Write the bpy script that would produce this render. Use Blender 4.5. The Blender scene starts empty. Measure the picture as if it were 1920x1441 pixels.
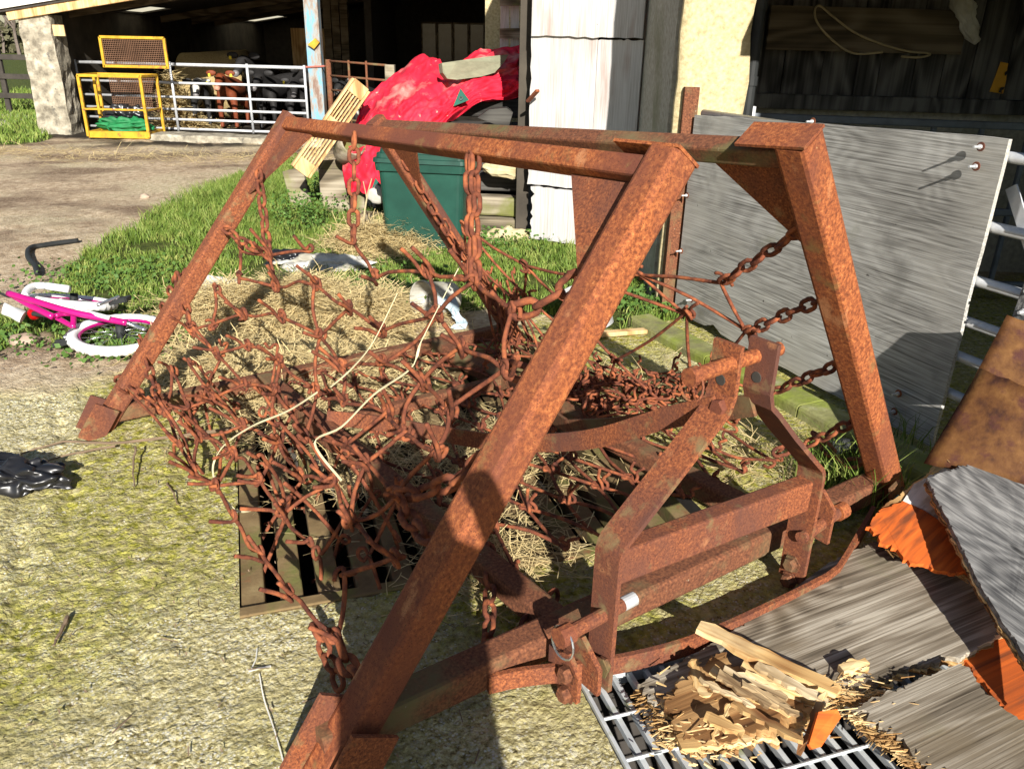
import bpy, bmesh, math, random
from mathutils import Vector as V, Matrix, noise
random.seed(7)
R = math.radians
SC = bpy.context.scene
COL = SC.collection

# ------------------------------------------------------------------ camera
CAM_H = 1.55; PITCH = R(23.1); ROLL = R(1.3); FOC = 1500.0
cam = bpy.data.cameras.new('camera'); camo = bpy.data.objects.new('camera', cam); COL.objects.link(camo)
cam.sensor_width = 36; cam.lens = 36 * FOC / 1920; cam.clip_start = 0.03; cam.clip_end = 600
FW = V((0, math.cos(PITCH), -math.sin(PITCH))); UP0 = V((1, 0, 0)).cross(FW)
RT = V((1, 0, 0)) * math.cos(ROLL) + UP0 * math.sin(ROLL); UPV = RT.cross(FW)
M = Matrix((RT, UPV, -FW)).transposed().to_4x4(); M.translation = V((0, 0, CAM_H)); camo.matrix_world = M
SC.camera = camo
# ------------------------------------------------------------------ sky, sun, exposure
SUN_EL = R(25.8); SUN_AZ = R(-9.5)            # direction the light travels: azimuth from +Y towards +X
w = bpy.data.worlds.new('World'); SC.world = w; w.use_nodes = True
nt = w.node_tree; bg = nt.nodes['Background']
sky = nt.nodes.new('ShaderNodeTexSky'); sky.sky_type = 'NISHITA'; sky.sun_disc = False
sky.sun_elevation = SUN_EL; sky.sun_rotation = R(180) + SUN_AZ; sky.dust_density = 0.6
nt.links.new(sky.outputs[0], bg.inputs[0]); bg.inputs[1].default_value = 0.05
sl = bpy.data.lights.new('sun', 'SUN'); sl.energy = 5.0; sl.angle = R(0.53); sl.color = (1, .95, .87)
so = bpy.data.objects.new('sun', sl); COL.objects.link(so)
SD = V((math.sin(SUN_AZ) * math.cos(SUN_EL), math.cos(SUN_AZ) * math.cos(SUN_EL), -math.sin(SUN_EL)))
so.rotation_euler = SD.to_track_quat('-Z', 'Y').to_euler(); so.location = (0, -6, 8)
vs = SC.view_settings; vs.view_transform = 'Standard'; vs.look = 'None'; vs.gamma = 1; vs.use_curve_mapping = False
vs.exposure = 0.9

# ------------------------------------------------------------------ helpers
def ray(px, py):
    return FW + RT * ((px - 960) / FOC) - UPV * ((py - 720.5) / FOC)
CO = V((0, 0, CAM_H))
def gp(px, py, z=0.0):                # point of the place at height z
    d = ray(px, py); return CO + d * ((z - CAM_H) / d.z)
def at(px, py, y):                    # point of the place at distance y
    d = ray(px, py); return CO + d * (y / d.y)
def lerp(a, b, t): return a + (b - a) * t
def N3(p, s=1.0): return noise.noise(V(p) * s)

class MB:
    def __init__(s): s.v = []; s.f = []
    def add(s, vs, fs):
        o = len(s.v); s.v += [V(x) for x in vs]; s.f += [tuple(i + o for i in f) for f in fs]
    def box(s, lo, hi):
        x0, y0, z0 = lo; x1, y1, z1 = hi
        s.add([(x0,y0,z0),(x1,y0,z0),(x1,y1,z0),(x0,y1,z0),(x0,y0,z1),(x1,y0,z1),(x1,y1,z1),(x0,y1,z1)],
              [(0,3,2,1),(4,5,6,7),(0,1,5,4),(1,2,6,5),(2,3,7,6),(3,0,4,7)])
    def beam(s, a, b, w, h, n=(0, 0, 1), r=0.18, seg=1, wob=0.0):
        """rectangular bar with softened corners from a to b; h is measured along n"""
        a = V(a); b = V(b); d = (b - a).normalized(); n = V(n); n = (n - d * n.dot(d)).normalized(); sd = d.cross(n)
        c = min(w, h) * r; hw, hh = w / 2, h / 2
        pr = [(hw, hh - c), (hw - c*.3, hh - c*.3), (hw - c, hh), (-hw + c, hh), (-hw + c*.3, hh - c*.3), (-hw, hh - c),
              (-hw, -hh + c), (-hw + c*.3, -hh + c*.3), (-hw + c, -hh), (hw - c, -hh), (hw - c*.3, -hh + c*.3), (hw, -hh + c)]
        vs = []; k = len(pr)
        for i in range(seg + 1):
            p = lerp(a, b, i / seg)
            if wob: p = p + sd * wob * N3(p * 3 + V((1, 2, 3))) + n * wob * N3(p * 3 + V((7, 5, 1)))
            vs += [p + sd * x + n * y for x, y in pr]
        fs = [tuple(range(k))[::-1], tuple(range(seg * k, seg * k + k))]
        for i in range(seg):
            for j in range(k):
                q = (j + 1) % k; fs.append((i*k + j, i*k + q, i*k + k + q, i*k + k + j))
        s.add(vs, fs)
    def tube(s, path, r, n=8, closed=False, cap=True, jit=0.0):
        path = [V(p) for p in path]; m = len(path); rs = r if isinstance(r, (list, tuple)) else [r] * m
        vs = []; fs = []; ref = None
        for i, p in enumerate(path):
            a = path[i - 1] if (i > 0 or closed) else p; b = path[(i + 1) % m] if (i < m - 1 or closed) else p
            d = (b - a); d = d.normalized() if d.length > 1e-9 else V((0, 0, 1))
            if ref is None:
                ref = d.orthogonal().normalized()
            else:
                ref = ref - d * ref.dot(d)
                ref = ref.normalized() if ref.length > 1e-6 else d.orthogonal().normalized()
            sd = d.cross(ref)
            for j in range(n):
                t = 2 * math.pi * j / n; rr = rs[i] * (1 + (jit * random.uniform(-1, 1) if jit else 0))
                vs.append(p + (ref * math.cos(t) + sd * math.sin(t)) * rr)
        for i in range(m if closed else m - 1):
            i2 = (i + 1) % m
            for j in range(n):
                q = (j + 1) % n; fs.append((i*n + j, i*n + q, i2*n + q, i2*n + j))
        if cap and not closed: fs += [tuple(range(n))[::-1], tuple(range((m-1)*n, m*n))]
        s.add(vs, fs)
    def strip(s, path, w, t, side):
        """flat bar bent along a path; w along side, t across"""
        path = [V(p) for p in path]; side = V(side).normalized(); vs = []; m = len(path)
        for i, p in enumerate(path):
            d = (path[min(i+1, m-1)] - path[max(i-1, 0)]).normalized(); sd = (side - d * side.dot(d)).normalized(); nn = d.cross(sd)
            vs += [p + sd*w/2 + nn*t/2, p - sd*w/2 + nn*t/2, p - sd*w/2 - nn*t/2, p + sd*w/2 - nn*t/2]
        fs = [(3,2,1,0), tuple(range((m-1)*4, m*4))]
        for i in range(m - 1):
            for j in range(4):
                q = (j+1) % 4; fs.append((i*4+j, i*4+q, i*4+4+q, i*4+4+j))
        s.add(vs, fs)
    def prism(s, pts, thick):
        """polygon (3d points, roughly planar) given thickness along its normal"""
        pts = [V(p) for p in pts]; n = V((0,0,0)); k = len(pts)
        for i in range(k): n += pts[i].cross(pts[(i+1) % k])
        n.normalize(); off = n * thick
        s.add(pts + [p - off for p in pts], [tuple(range(k)), tuple(range(k, 2*k))[::-1]] + [(i, k+i, k+(i+1)%k, (i+1)%k) for i in range(k)])
    def lathe(s, prof, c=(0,0,0), n=20, axis=(0,0,1)):
        ax = V(axis).normalized(); e = ax.orthogonal().normalized(); g = ax.cross(e); c = V(c); vs = []; fs = []; m = len(prof)
        for r, z in prof:
            for j in range(n):
                t = 2*math.pi*j/n; vs.append(c + ax*z + (e*math.cos(t) + g*math.sin(t))*r)
        for i in range(m-1):
            for j in range(n):
                q = (j+1) % n; fs.append((i*n+j, i*n+q, i*n+n+q, i*n+n+j))
        s.add(vs, fs)
    def blob(s, c, rad, n=10, m=7, amp=.25, sc=2.0, seed=0, flat=None):
        c = V(c); vs = []; fs = []
        for i in range(m + 1):
            ph = math.pi * i / m
            for j in range(n):
                t = 2*math.pi*j/n; d = V((math.sin(ph)*math.cos(t), math.sin(ph)*math.sin(t), math.cos(ph)))
                k = 1 + amp * noise.noise(d * sc + V((seed*3.1, seed*1.7, seed)))
                p = V((d.x*rad[0]*k, d.y*rad[1]*k, d.z*rad[2]*k))
                if flat is not None: p.z = max(p.z, flat)
                vs.append(c + p)
        for i in range(m):
            for j in range(n):
                q = (j+1) % n; fs.append((i*n+j, i*n+n+j, i*n+n+q, i*n+q))
        s.add(vs, fs)
    def grid(s, P, thick=0):
        nu, nv = len(P), len(P[0]); vs = [p for row in P for p in row]
        s.add(vs, [(i*nv+j, (i+1)*nv+j, (i+1)*nv+j+1, i*nv+j+1) for i in range(nu-1) for j in range(nv-1)])
    def mesh(s, name, smooth=False):
        me = bpy.data.meshes.new(name); me.from_pydata([tuple(v) for v in s.v], [], s.f); me.update()
        if smooth: me.shade_smooth()
        return me
    def build(s, name, mat, parent=None, smooth=False, label=None, cat=None, group=None, kind=None, recalc=True):
        me = s.mesh(name, smooth)
        if recalc:
            bm = bmesh.new(); bm.from_mesh(me); bmesh.ops.recalc_face_normals(bm, faces=bm.faces); bm.to_mesh(me); bm.free()
            if smooth: me.shade_smooth()
        return link(name, me, mat, parent, label, cat, group, kind)

def link(name, me, mat, parent=None, label=None, cat=None, group=None, kind=None):
    o = bpy.data.objects.new(name, me); COL.objects.link(o)
    if mat and me and not me.materials: me.materials.append(mat)
    if parent: o.parent = parent
    return tag(o, label, cat, group, kind)
def tag(o, label=None, cat=None, group=None, kind=None):
    if label: o['label'] = label
    if cat: o['category'] = cat
    if group: o['group'] = group
    if kind: o['kind'] = kind
    return o
def thing(name, label, cat, loc=(0,0,0), rz=0, group=None):
    o = bpy.data.objects.new(name, None); COL.objects.link(o); o.location = loc; o.rotation_euler = (0,0,rz)
    o.empty_display_size = .1
    return tag(o, label, cat, group)
def solid(o, t, off=0):
    m = o.modifiers.new('thickness', 'SOLIDIFY'); m.thickness = t; m.offset = off; return o
def arc(c, r, a0, a1, ex, ey, n=8):
    c = V(c); ex = V(ex).normalized(); ey = V(ey).normalized()
    return [c + ex*(r*math.cos(lerp(a0,a1,i/n))) + ey*(r*math.sin(lerp(a0,a1,i/n))) for i in range(n+1)]
def smoothpath(pts, sub=6):
    pts = [V(p) for p in pts]; out = []; m = len(pts)
    for i in range(m-1):
        p0, p1, p2, p3 = pts[max(i-1,0)], pts[i], pts[i+1], pts[min(i+2,m-1)]
        for k in range(sub):
            t = k/sub; out.append(.5*((2*p1)+(p2-p0)*t+(2*p0-5*p1+4*p2-p3)*t*t+(-p0+3*p1-3*p2+p3)*t**3))
    return out + [pts[-1]]

# ------------------------------------------------------------------ materials
def mat(name, stops, scale=4, detail=8, rough=.8, bump=.3, bscale=None, stretch=(1,1,1), metal=0, dist=0.0,
        patches=(), wave=None, bdist=.01, spec=.3, rand=True, nrough=.6):
    """stops: colour ramp over noise. patches: (colour, scale, lo, hi, stretch) blended on top"""
    m = bpy.data.materials.new(name); m.use_nodes = True; t = m.node_tree; L = t.links.new; nd = t.nodes.new
    b = t.nodes['Principled BSDF']; b.inputs['Roughness'].default_value = rough; b.inputs['Metallic'].default_value = metal
    b.inputs['Specular IOR Level'].default_value = spec
    tc = nd('ShaderNodeTexCoord'); src = tc.outputs['Object']
    if rand:
        oi = nd('ShaderNodeObjectInfo'); ml = nd('ShaderNodeMath'); ml.operation = 'MULTIPLY'; ml.inputs[1].default_value = 37
        L(oi.outputs['Random'], ml.inputs[0]); ad = nd('ShaderNodeVectorMath'); ad.operation = 'ADD'
        L(src, ad.inputs[0]); L(ml.outputs[0], ad.inputs[1]); src = ad.outputs[0]
    def mapped(st):
        mp = nd('ShaderNodeMapping'); mp.inputs['Scale'].default_value = st; L(src, mp.inputs[0]); return mp.outputs[0]
    def nz(sc, st, de=detail, di=0.0):
        n = nd('ShaderNodeTexNoise'); n.inputs['Scale'].default_value = sc; n.inputs['Detail'].default_value = de
        n.inputs['Roughness'].default_value = nrough; n.inputs['Distortion'].default_value = di; L(mapped(st), n.inputs[0]); return n.outputs[0]
    f = nz(scale, stretch, detail, dist)
    if wave:
        wv = nd('ShaderNodeTexWave'); wv.wave_type = wave[0]; wv.bands_direction = wave[4] if len(wave) > 4 else 'Y'
        wv.inputs['Scale'].default_value = wave[1]; wv.inputs['Distortion'].default_value = wave[2]
        wv.inputs['Detail'].default_value = 4; wv.inputs['Detail Scale'].default_value = wave[3]; L(mapped(wave[5] if len(wave) > 5 else (1,1,1)), wv.inputs[0])
        mx = nd('ShaderNodeMix'); mx.inputs[0].default_value = .5; L(f, mx.inputs[2]); L(wv.outputs[1], mx.inputs[3]); f = mx.outputs[0]
    rp = nd('ShaderNodeValToRGB'); el = rp.color_ramp.elements
    for i, (p, c) in enumerate(stops):
        e = el[i] if i < 2 else el.new(p)
        e.position = p; e.color = (*c, 1)
    L(f, rp.inputs[0]); col = rp.outputs[0]
    for pc in patches:
        c, sc, lo, hi = pc[:4]; st = pc[4] if len(pc) > 4 else (1,1,1)
        r2 = nd('ShaderNodeMapRange'); r2.inputs[1].default_value = lo; r2.inputs[2].default_value = hi; L(nz(sc, st, 6), r2.inputs[0])
        mx = nd('ShaderNodeMix'); mx.data_type = 'RGBA'; L(r2.outputs[0], mx.inputs[0]); L(col, mx.inputs[6]); mx.inputs[7].default_value = (*c, 1); col = mx.outputs[2]
    L(col, b.inputs['Base Color'])
    if bump:
        bp = nd('ShaderNodeBump'); bp.inputs['Strength'].default_value = bump; bp.inputs['Distance'].default_value = bdist
        if bscale: L(nz(bscale, stretch, 6), bp.inputs['Height'])
        else: L(f, bp.inputs['Height'])
        L(bp.outputs[0], b.inputs['Normal'])
    return m

def wood(name, cols, ax=0, rs=1.5, rings=70, fine=60, mixr=.45, rough=.88, bump=.5, bdist=.003, patches=(), along=.35, spec=.2):
    """weathered timber: contour lines of a smooth field give cathedral grain, stretched noise gives the fibres"""
    m = bpy.data.materials.new(name); m.use_nodes = True; t = m.node_tree; L = t.links.new; nd = t.nodes.new
    b = t.nodes['Principled BSDF']; b.inputs['Roughness'].default_value = rough; b.inputs['Specular IOR Level'].default_value = spec
    tc = nd('ShaderNodeTexCoord'); oi = nd('ShaderNodeObjectInfo'); ml = nd('ShaderNodeMath'); ml.operation = 'MULTIPLY'; ml.inputs[1].default_value = 23
    L(oi.outputs['Random'], ml.inputs[0]); ad = nd('ShaderNodeVectorMath'); ad.operation = 'ADD'; L(tc.outputs['Object'], ad.inputs[0]); L(ml.outputs[0], ad.inputs[1]); src = ad.outputs[0]
    def nz(sc, st, de, di=0.0):
        mp = nd('ShaderNodeMapping'); mp.inputs['Scale'].default_value = st; L(src, mp.inputs[0])
        n = nd('ShaderNodeTexNoise'); n.inputs['Scale'].default_value = sc; n.inputs['Detail'].default_value = de; n.inputs['Distortion'].default_value = di; L(mp.outputs[0], n.inputs[0]); return n.outputs[0]
    def st(a, o): return tuple(a if i == ax else o for i in range(3))
    h = nz(rs, st(along, 1), 2.5, .5)
    m1 = nd('ShaderNodeMath'); m1.operation = 'MULTIPLY'; m1.inputs[1].default_value = rings; L(h, m1.inputs[0])
    m2 = nd('ShaderNodeMath'); m2.operation = 'SINE'; L(m1.outputs[0], m2.inputs[0])
    m3 = nd('ShaderNodeMapRange'); m3.inputs[1].default_value = -1; L(m2.outputs[0], m3.inputs[0])
    g = nz(fine*.6, st(.018, 1), 8, .6); g2 = nz(3.5, st(.5, 1), 5)
    mx = nd('ShaderNodeMix'); mx.inputs[0].default_value = mixr; L(g, mx.inputs[2]); L(m3.outputs[0], mx.inputs[3])
    my = nd('ShaderNodeMix'); my.inputs[0].default_value = .3; L(mx.outputs[0], my.inputs[2]); L(g2, my.inputs[3]); f = my.outputs[0]
    rp = nd('ShaderNodeValToRGB'); el = rp.color_ramp.elements
    for i, (p, c) in enumerate(zip((.33,.49,.64), cols)):
        e = el[i] if i < 2 else el.new(p); e.position = p; e.color = (*c, 1)
    L(f, rp.inputs[0]); col = rp.outputs[0]
    for c, sc, lo, hi, s_ in patches:
        r2 = nd('ShaderNodeMapRange'); r2.inputs[1].default_value = lo; r2.inputs[2].default_value = hi; L(nz(sc, s_, 7), r2.inputs[0])
        q = nd('ShaderNodeMix'); q.data_type = 'RGBA'; L(r2.outputs[0], q.inputs[0]); L(col, q.inputs[6]); q.inputs[7].default_value = (*c, 1); col = q.outputs[2]
    L(col, b.inputs['Base Color'])
    bp = nd('ShaderNodeBump'); bp.inputs['Strength'].default_value = bump; bp.inputs['Distance'].default_value = bdist; L(f, bp.inputs['Height']); L(bp.outputs[0], b.inputs['Normal'])
    return m
def plain(name, c, rough=.6, metal=0, bump=0, var=.25, scale=8, **k):
    d = tuple(x*(1-var) for x in c); u = tuple(min(1, x*(1+var*.6)) for x in c)
    return mat(name, [(.35, d), (.65, u)], scale=scale, rough=rough, metal=metal, bump=bump, **k)

m_rust = mat('rust', [(.32,(.10,.030,.015)),(.48,(.21,.064,.027)),(.60,(.30,.098,.036)),(.72,(.42,.15,.055))], scale=130, detail=5, rough=.85, bump=.5, bdist=.002, bscale=260,
             patches=[((.11,.045,.032),2.8,.44,.62,(1,1,.4)),((.34,.15,.07),10,.62,.72),((.09,.03,.018),240,.56,.62),((.19,.14,.065),11,.58,.72)])
m_rustb = mat('rust bright', [(.33,(.13,.036,.014)),(.48,(.27,.078,.027)),(.60,(.38,.122,.038)),(.72,(.50,.19,.065))], scale=95, detail=5, rough=.85, bump=.5, bdist=.002, bscale=260,
             patches=[((.15,.048,.028),2.6,.44,.62,(1,1,.3)),((.44,.20,.09),9,.62,.72,(1,1,.3)),((.085,.027,.015),330,.57,.63),((.55,.38,.17),34,.73,.76),((.20,.12,.045),9,.62,.74)])
m_rustd = mat('rust dull', [(.32,(.075,.028,.016)),(.5,(.15,.056,.028)),(.7,(.26,.10,.045))], scale=110, detail=5, rough=.88, bump=.5, bdist=.002, bscale=240,
             patches=[((.15,.115,.055),6,.48,.68),((.34,.30,.20),50,.69,.73),((.10,.105,.035),3,.6,.75)])
m_chain = mat('rust chain', [(.34,(.070,.022,.014)),(.5,(.185,.056,.028)),(.64,(.34,.105,.040))], scale=22, rough=.9, bump=.6, bdist=.003, bscale=220)
m_galv = mat('galvanised', [(.3,(.48,.50,.52)),(.6,(.66,.67,.68))], scale=14, rough=.45, metal=.35, bump=.05, patches=[((.36,.35,.32),7,.6,.72)])
m_gald = mat('galvanised grating', [(.3,(.42,.45,.46)),(.6,(.58,.61,.62))], scale=14, rough=.55, metal=.2, bump=.1, patches=[((.30,.32,.17),9,.55,.7)])
m_slat = mat('grate bars', [(.3,(.12,.08,.036)),(.55,(.21,.145,.068)),(.75,(.28,.21,.10))], scale=9, rough=.9, bump=.4, bscale=60, bdist=.004, patches=[((.13,.15,.035),5,.5,.68),((.20,.09,.04),14,.58,.7)])
m_ply = wood('weathered plywood', ((.105,.10,.09),(.33,.32,.295),(.56,.55,.515)), 0, 1.5, 260, 240, .06, patches=[((.46,.44,.39),1.2,.5,.7,(1,1,1)),((.17,.165,.15),4,.6,.78,(1,1,1)),((.06,.055,.05),14,.71,.75,(1,1,1)),((.22,.22,.12),2,.66,.85,(1,1,1))])
m_ply2 = wood('grey broken plywood', ((.055,.042,.028),(.205,.17,.125),(.43,.385,.31)), 0, 2.2, 90, 190, .16, bump=1, patches=[((.17,.13,.08),3.5,.54,.74,(.6,1,1)),((.045,.035,.025),11,.66,.72,(.35,1,1)),((.23,.23,.12),2.4,.6,.8,(1,1,1)),((.36,.12,.04),2.6,.70,.80,(.6,1,1))])
m_ply3 = wood('dark grey plywood', ((.055,.055,.057),(.15,.148,.145),(.30,.295,.285)), 1, 2.0, 190, 170, .15, bump=1, patches=[((.03,.03,.03),9,.66,.72,(1,.3,1))])
m_orange = wood('orange painted wood', ((.17,.05,.02),(.55,.115,.02),(.68,.17,.03)), 0, 1, 10, 75, .08, bump=.7, patches=[((.14,.08,.05),9,.60,.68,(.2,1,1)),((.45,.33,.2),22,.68,.72,(.15,1,1))])
m_whitew = wood('white painted wood', ((.24,.20,.15),(.66,.63,.56),(.78,.76,.71)), 0, 1, 10, 75, .08, bump=.7, patches=[((.25,.20,.15),9,.56,.64,(.2,1,1))])
m_fresh = wood('fresh broken wood', ((.26,.13,.045),(.56,.36,.15),(.76,.58,.31)), 0, 3, 40, 90, .3, bump=.9, bdist=.005, patches=[((.20,.09,.035),6,.58,.72,(.4,1,1)),((.62,.17,.03),7,.73,.76,(.6,1,1))])
m_rotten = wood('rotten brown wood', ((.07,.03,.012),(.24,.12,.045),(.46,.28,.12)), 0, 3, 30, 60, .2, bump=1, bdist=.01)
m_pine = wood('pine wood', ((.34,.19,.075),(.56,.36,.165),(.68,.49,.26)), 2, 3, 30, 60, .25, bump=.2)
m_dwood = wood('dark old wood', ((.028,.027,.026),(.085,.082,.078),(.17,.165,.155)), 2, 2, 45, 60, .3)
m_dwood2 = wood('old plank', ((.055,.042,.028),(.12,.094,.06),(.18,.145,.10)), 0, 2, 40, 60, .3)
m_timber = wood('old timber', ((.055,.045,.03),(.17,.14,.095),(.31,.27,.20)), 0, 2, 40, 60, .3, bump=.8, bdist=.006, patches=[((.15,.16,.045),4,.52,.7,(1,1,1))])
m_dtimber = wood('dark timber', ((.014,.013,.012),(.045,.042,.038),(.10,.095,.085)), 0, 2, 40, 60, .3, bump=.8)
m_wboard = wood('whitewashed board', ((.36,.335,.31),(.50,.48,.46),(.60,.585,.57)), 2, 1.4, 40, 260, .06, bump=.3, patches=[((.36,.26,.22),4,.60,.8,(2,2,.4)),((.14,.12,.11),26,.74,.77,(1,1,.4))])
m_cream = mat('cream render', [(.33,(.36,.29,.155)),(.5,(.50,.415,.235)),(.7,(.60,.52,.32))], scale=40, rough=.95, bump=.6, bscale=120, bdist=.004, patches=[((.50,.42,.28),2,.58,.8)])
m_conc = mat('old concrete', [(.3,(.27,.255,.21)),(.55,(.40,.38,.32)),(.8,(.52,.50,.43))], scale=30, rough=.95, bump=.5, bscale=90, bdist=.004, patches=[((.60,.58,.53),38,.70,.74),((.20,.20,.12),2,.5,.75)])
m_pilconc = mat('weathered concrete', [(.35,(.16,.14,.105)),(.52,(.33,.295,.225)),(.68,(.50,.46,.37))], scale=7, rough=.95, bump=.7, bscale=18, bdist=.02, patches=[((.13,.12,.10),9,.6,.68)])
m_kerb = mat('mossy kerb', [(.3,(.14,.13,.07)),(.55,(.23,.23,.09)),(.8,(.38,.37,.24))], scale=9, rough=.95, bump=.6, bscale=40, bdist=.008, patches=[((.20,.24,.035),4,.42,.62)])
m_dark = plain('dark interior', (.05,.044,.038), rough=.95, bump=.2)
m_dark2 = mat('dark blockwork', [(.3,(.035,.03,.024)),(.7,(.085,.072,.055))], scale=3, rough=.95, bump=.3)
m_tarp = mat('red tarpaulin', [(.3,(.46,.012,.03)),(.55,(.64,.022,.05)),(.75,(.72,.07,.09))], scale=3.2, rough=.75, bump=.3, bscale=6, bdist=.03, patches=[((.66,.30,.25),2.6,.54,.72),((.66,.45,.36),14,.66,.74)], spec=.15)
m_bin = mat('green plastic', [(.3,(.006,.040,.028)),(.7,(.012,.068,.048))], scale=5, rough=.5, bump=.05, patches=[((.10,.19,.15),30,.70,.74,(1,1,.3))], spec=.4)
m_black = plain('black plastic', (.014,.014,.016), rough=.3, spec=.5)
m_rubber = plain('black rubber', (.022,.024,.024), rough=.65)
m_white = plain('white plastic', (.78,.78,.76), rough=.45, var=.12)
m_offw = mat('dirty white plastic', [(.35,(.30,.28,.22)),(.6,(.58,.57,.52))], scale=5, rough=.6, bump=.1)
m_greyp = plain('grey plastic', (.36,.37,.37), rough=.55)
m_pink = plain('magenta paint', (.42,.008,.16), rough=.22, var=.15, spec=.6)
m_red = plain('red lens', (.38,.004,.006), rough=.15, spec=.6)
m_chrome = plain('chrome', (.6,.6,.6), rough=.25, metal=.9)
m_yellow = mat('yellow paint', [(.3,(.36,.20,.012)),(.6,(.55,.32,.025))], scale=8, rough=.5, bump=.1, patches=[((.26,.10,.035),9,.56,.68)])
m_mesh = plain('rusty mesh', (.16,.085,.05), rough=.85)
m_greent = plain('green netting', (.015,.17,.055), rough=.6, bump=.2)
m_blue = mat('flaking blue steel', [(.42,(.16,.34,.46)),(.52,(.30,.28,.25)),(.62,(.20,.13,.10))], scale=5, rough=.75, bump=.3, stretch=(2,2,.5), nrough=.7)
m_hay = mat('hay', [(.3,(.42,.31,.13)),(.6,(.66,.53,.27)),(.8,(.76,.65,.38))], scale=30, rough=.9, bump=0)
m_haybase = mat('hay mat', [(.3,(.22,.15,.06)),(.55,(.46,.35,.165)),(.8,(.62,.50,.26))], scale=60, rough=.95, bump=.8, bscale=90, bdist=.02)
m_grass = mat('grass blades', [(.36,(.065,.115,.016)),(.5,(.135,.205,.032)),(.64,(.27,.30,.08))], scale=9, rough=.6, bump=0, spec=.25)
m_weed = mat('weed leaves', [(.3,(.04,.095,.016)),(.7,(.105,.185,.035))], scale=12, rough=.6, bump=0)
m_twig = plain('twig bark', (.20,.14,.09), rough=.9)
m_stone = mat('stone', [(.3,(.28,.20,.14)),(.7,(.45,.35,.27))], scale=6, rough=.9, bump=.4)
m_pstone = mat('pale stone', [(.3,(.36,.29,.15)),(.7,(.60,.51,.33))], scale=6, rough=.9, bump=.4)
m_plank = mat('greenish plank', [(.3,(.15,.15,.10)),(.7,(.25,.25,.17))], scale=9, rough=.9, bump=.3, stretch=(.3,2,2))
m_sign = plain('yellow plate', (.68,.33,.015), rough=.4, var=.1)
m_ink = plain('black print', (.012,.012,.012), rough=.5)
m_twine = plain('pale twine', (.66,.58,.36), rough=.8)
m_rope = plain('old rope', (.42,.34,.20), rough=.9)
m_cowblack = plain('black hide', (.020,.019,.019), rough=.6, bump=.2, scale=20)
m_cowbrown = plain('brown hide', (.17,.040,.014), rough=.65, bump=.2, scale=14)
m_cowpied = mat('black and white hide', [(.56,(.016,.016,.016)),(.59,(.55,.53,.48))], scale=2.6, detail=2, rough=.65, bump=0, rand=False)
m_pinkn = plain('calf nose', (.50,.25,.17), rough=.5)
m_greyn = plain('dark calf nose', (.16,.15,.15), rough=.4)
m_eye = plain('eye', (.008,.006,.005), rough=.1)
m_bark = plain('bare branches', (.15,.12,.10), rough=.95)
m_fence = plain('dark fence wood', (.05,.043,.036), rough=.9)
m_cloth = plain('dark clothing', (.03,.035,.05), rough=.9)
m_turq = plain('turquoise paint', (.07,.42,.46), rough=.5)
m_bedpaint = plain('fascia white', (.72,.72,.70), rough=.5, var=.1)
def translucent(name, c):
    m = bpy.data.materials.new(name); m.use_nodes = True; t = m.node_tree
    d = t.nodes.new('ShaderNodeBsdfTranslucent'); d.inputs[0].default_value = (*c, 1)
    t.links.new(d.outputs[0], t.nodes['Material Output'].inputs[0]); return m
m_skyl = translucent('rooflight sheet', (.62,.58,.44))

# ================================================================== GROUND
GA = math.atan2(.316, .949); E1 = V((math.cos(GA), math.sin(GA), 0)); E2 = V((-math.sin(GA), math.cos(GA), 0))
def gw(a, b, z=0): return E1*a + E2*b + V((0,0,z))
PIT1 = (-.146, 1.46, 2.012, 3.94); PIT2 = (.70, 2.05, .55, 1.50)
def poly_px(l, z=0): return [gp(x, y, z) for x, y in l]
VERGE = poly_px([(-60,650),(-60,592),(40,590),(95,560),(105,515),(160,470),(250,430),(310,395),(420,345),(505,310),(560,290),(600,330),(700,400),(905,425),(1000,445),(1150,490),(1258,520),(1262,598),(1150,612),(1000,590),(760,585),(520,600),(330,590),(300,660),(180,668),(110,640),(60,620),(0,668)])
PILV = poly_px([(-60,200),(40,205),(80,235),(92,262),(40,272),(-60,276)])
def inside(P, x, y):
    c = False; n = len(P); j = n-1
    for i in range(n):
        a, b = P[i], P[j]
        if (a.y > y) != (b.y > y) and x < (b.x-a.x)*(y-a.y)/(b.y-a.y)+a.x: c = not c
        j = i
    return c
def sstep(a, b, x):
    t = max(0, min(1, (x-a)/(b-a))); return t*t*(3-2*t)
def isgrass(x, y):
    jx = x + .13*noise.noise(V((x*3, y*3, 1))); jy = y + .16*noise.noise(V((x*3, y*3, 8)))
    return inside(VERGE, jx, jy) or inside(PILV, jx, jy) or (x < -8.6 and y > 15.2)
def soil(a, b):
    return sstep(-.12, .16, b - 4.05 + .32*noise.noise(V((a*1.3, b*1.3, 3))) + .12*noise.noise(V((a*6, b*6, 3))) - .25*sstep(.5, 2.2, a))
def gheight(a, b):
    s = soil(a, b); z = 0.0
    if s < 1:
        t = sstep(-.1, -.6, a)                       # tyre marks pressed into the concrete, left part
        rib = math.sin(a*46 + b*9 + 2.2*noise.noise(V((a*2.5, b*2.5, 0))))*(.35+1.3*noise.noise(V((a*9, b*19, 4))))
        lane = .5 + .5*math.sin(a*13 + .8*noise.noise(V((a, b, 5))))
        z += (1-s)*(.010*abs(noise.noise(V((a*34, b*34, 0)))) - .006 + .005*noise.noise(V((a*16, b*16, 7))) + .003*noise.noise(V((a*5, b*5, 2))) + t*.019*rib*(.2+.8*lane))
    if s > 0:
        z += s*(.006 + .020*noise.noise(V((a*.9, b*.9, 4))) + .012*noise.noise(V((a*5, b*5, 1))) + .008*noise.noise(V((a*17, b*17, 1))))
    return z
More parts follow.
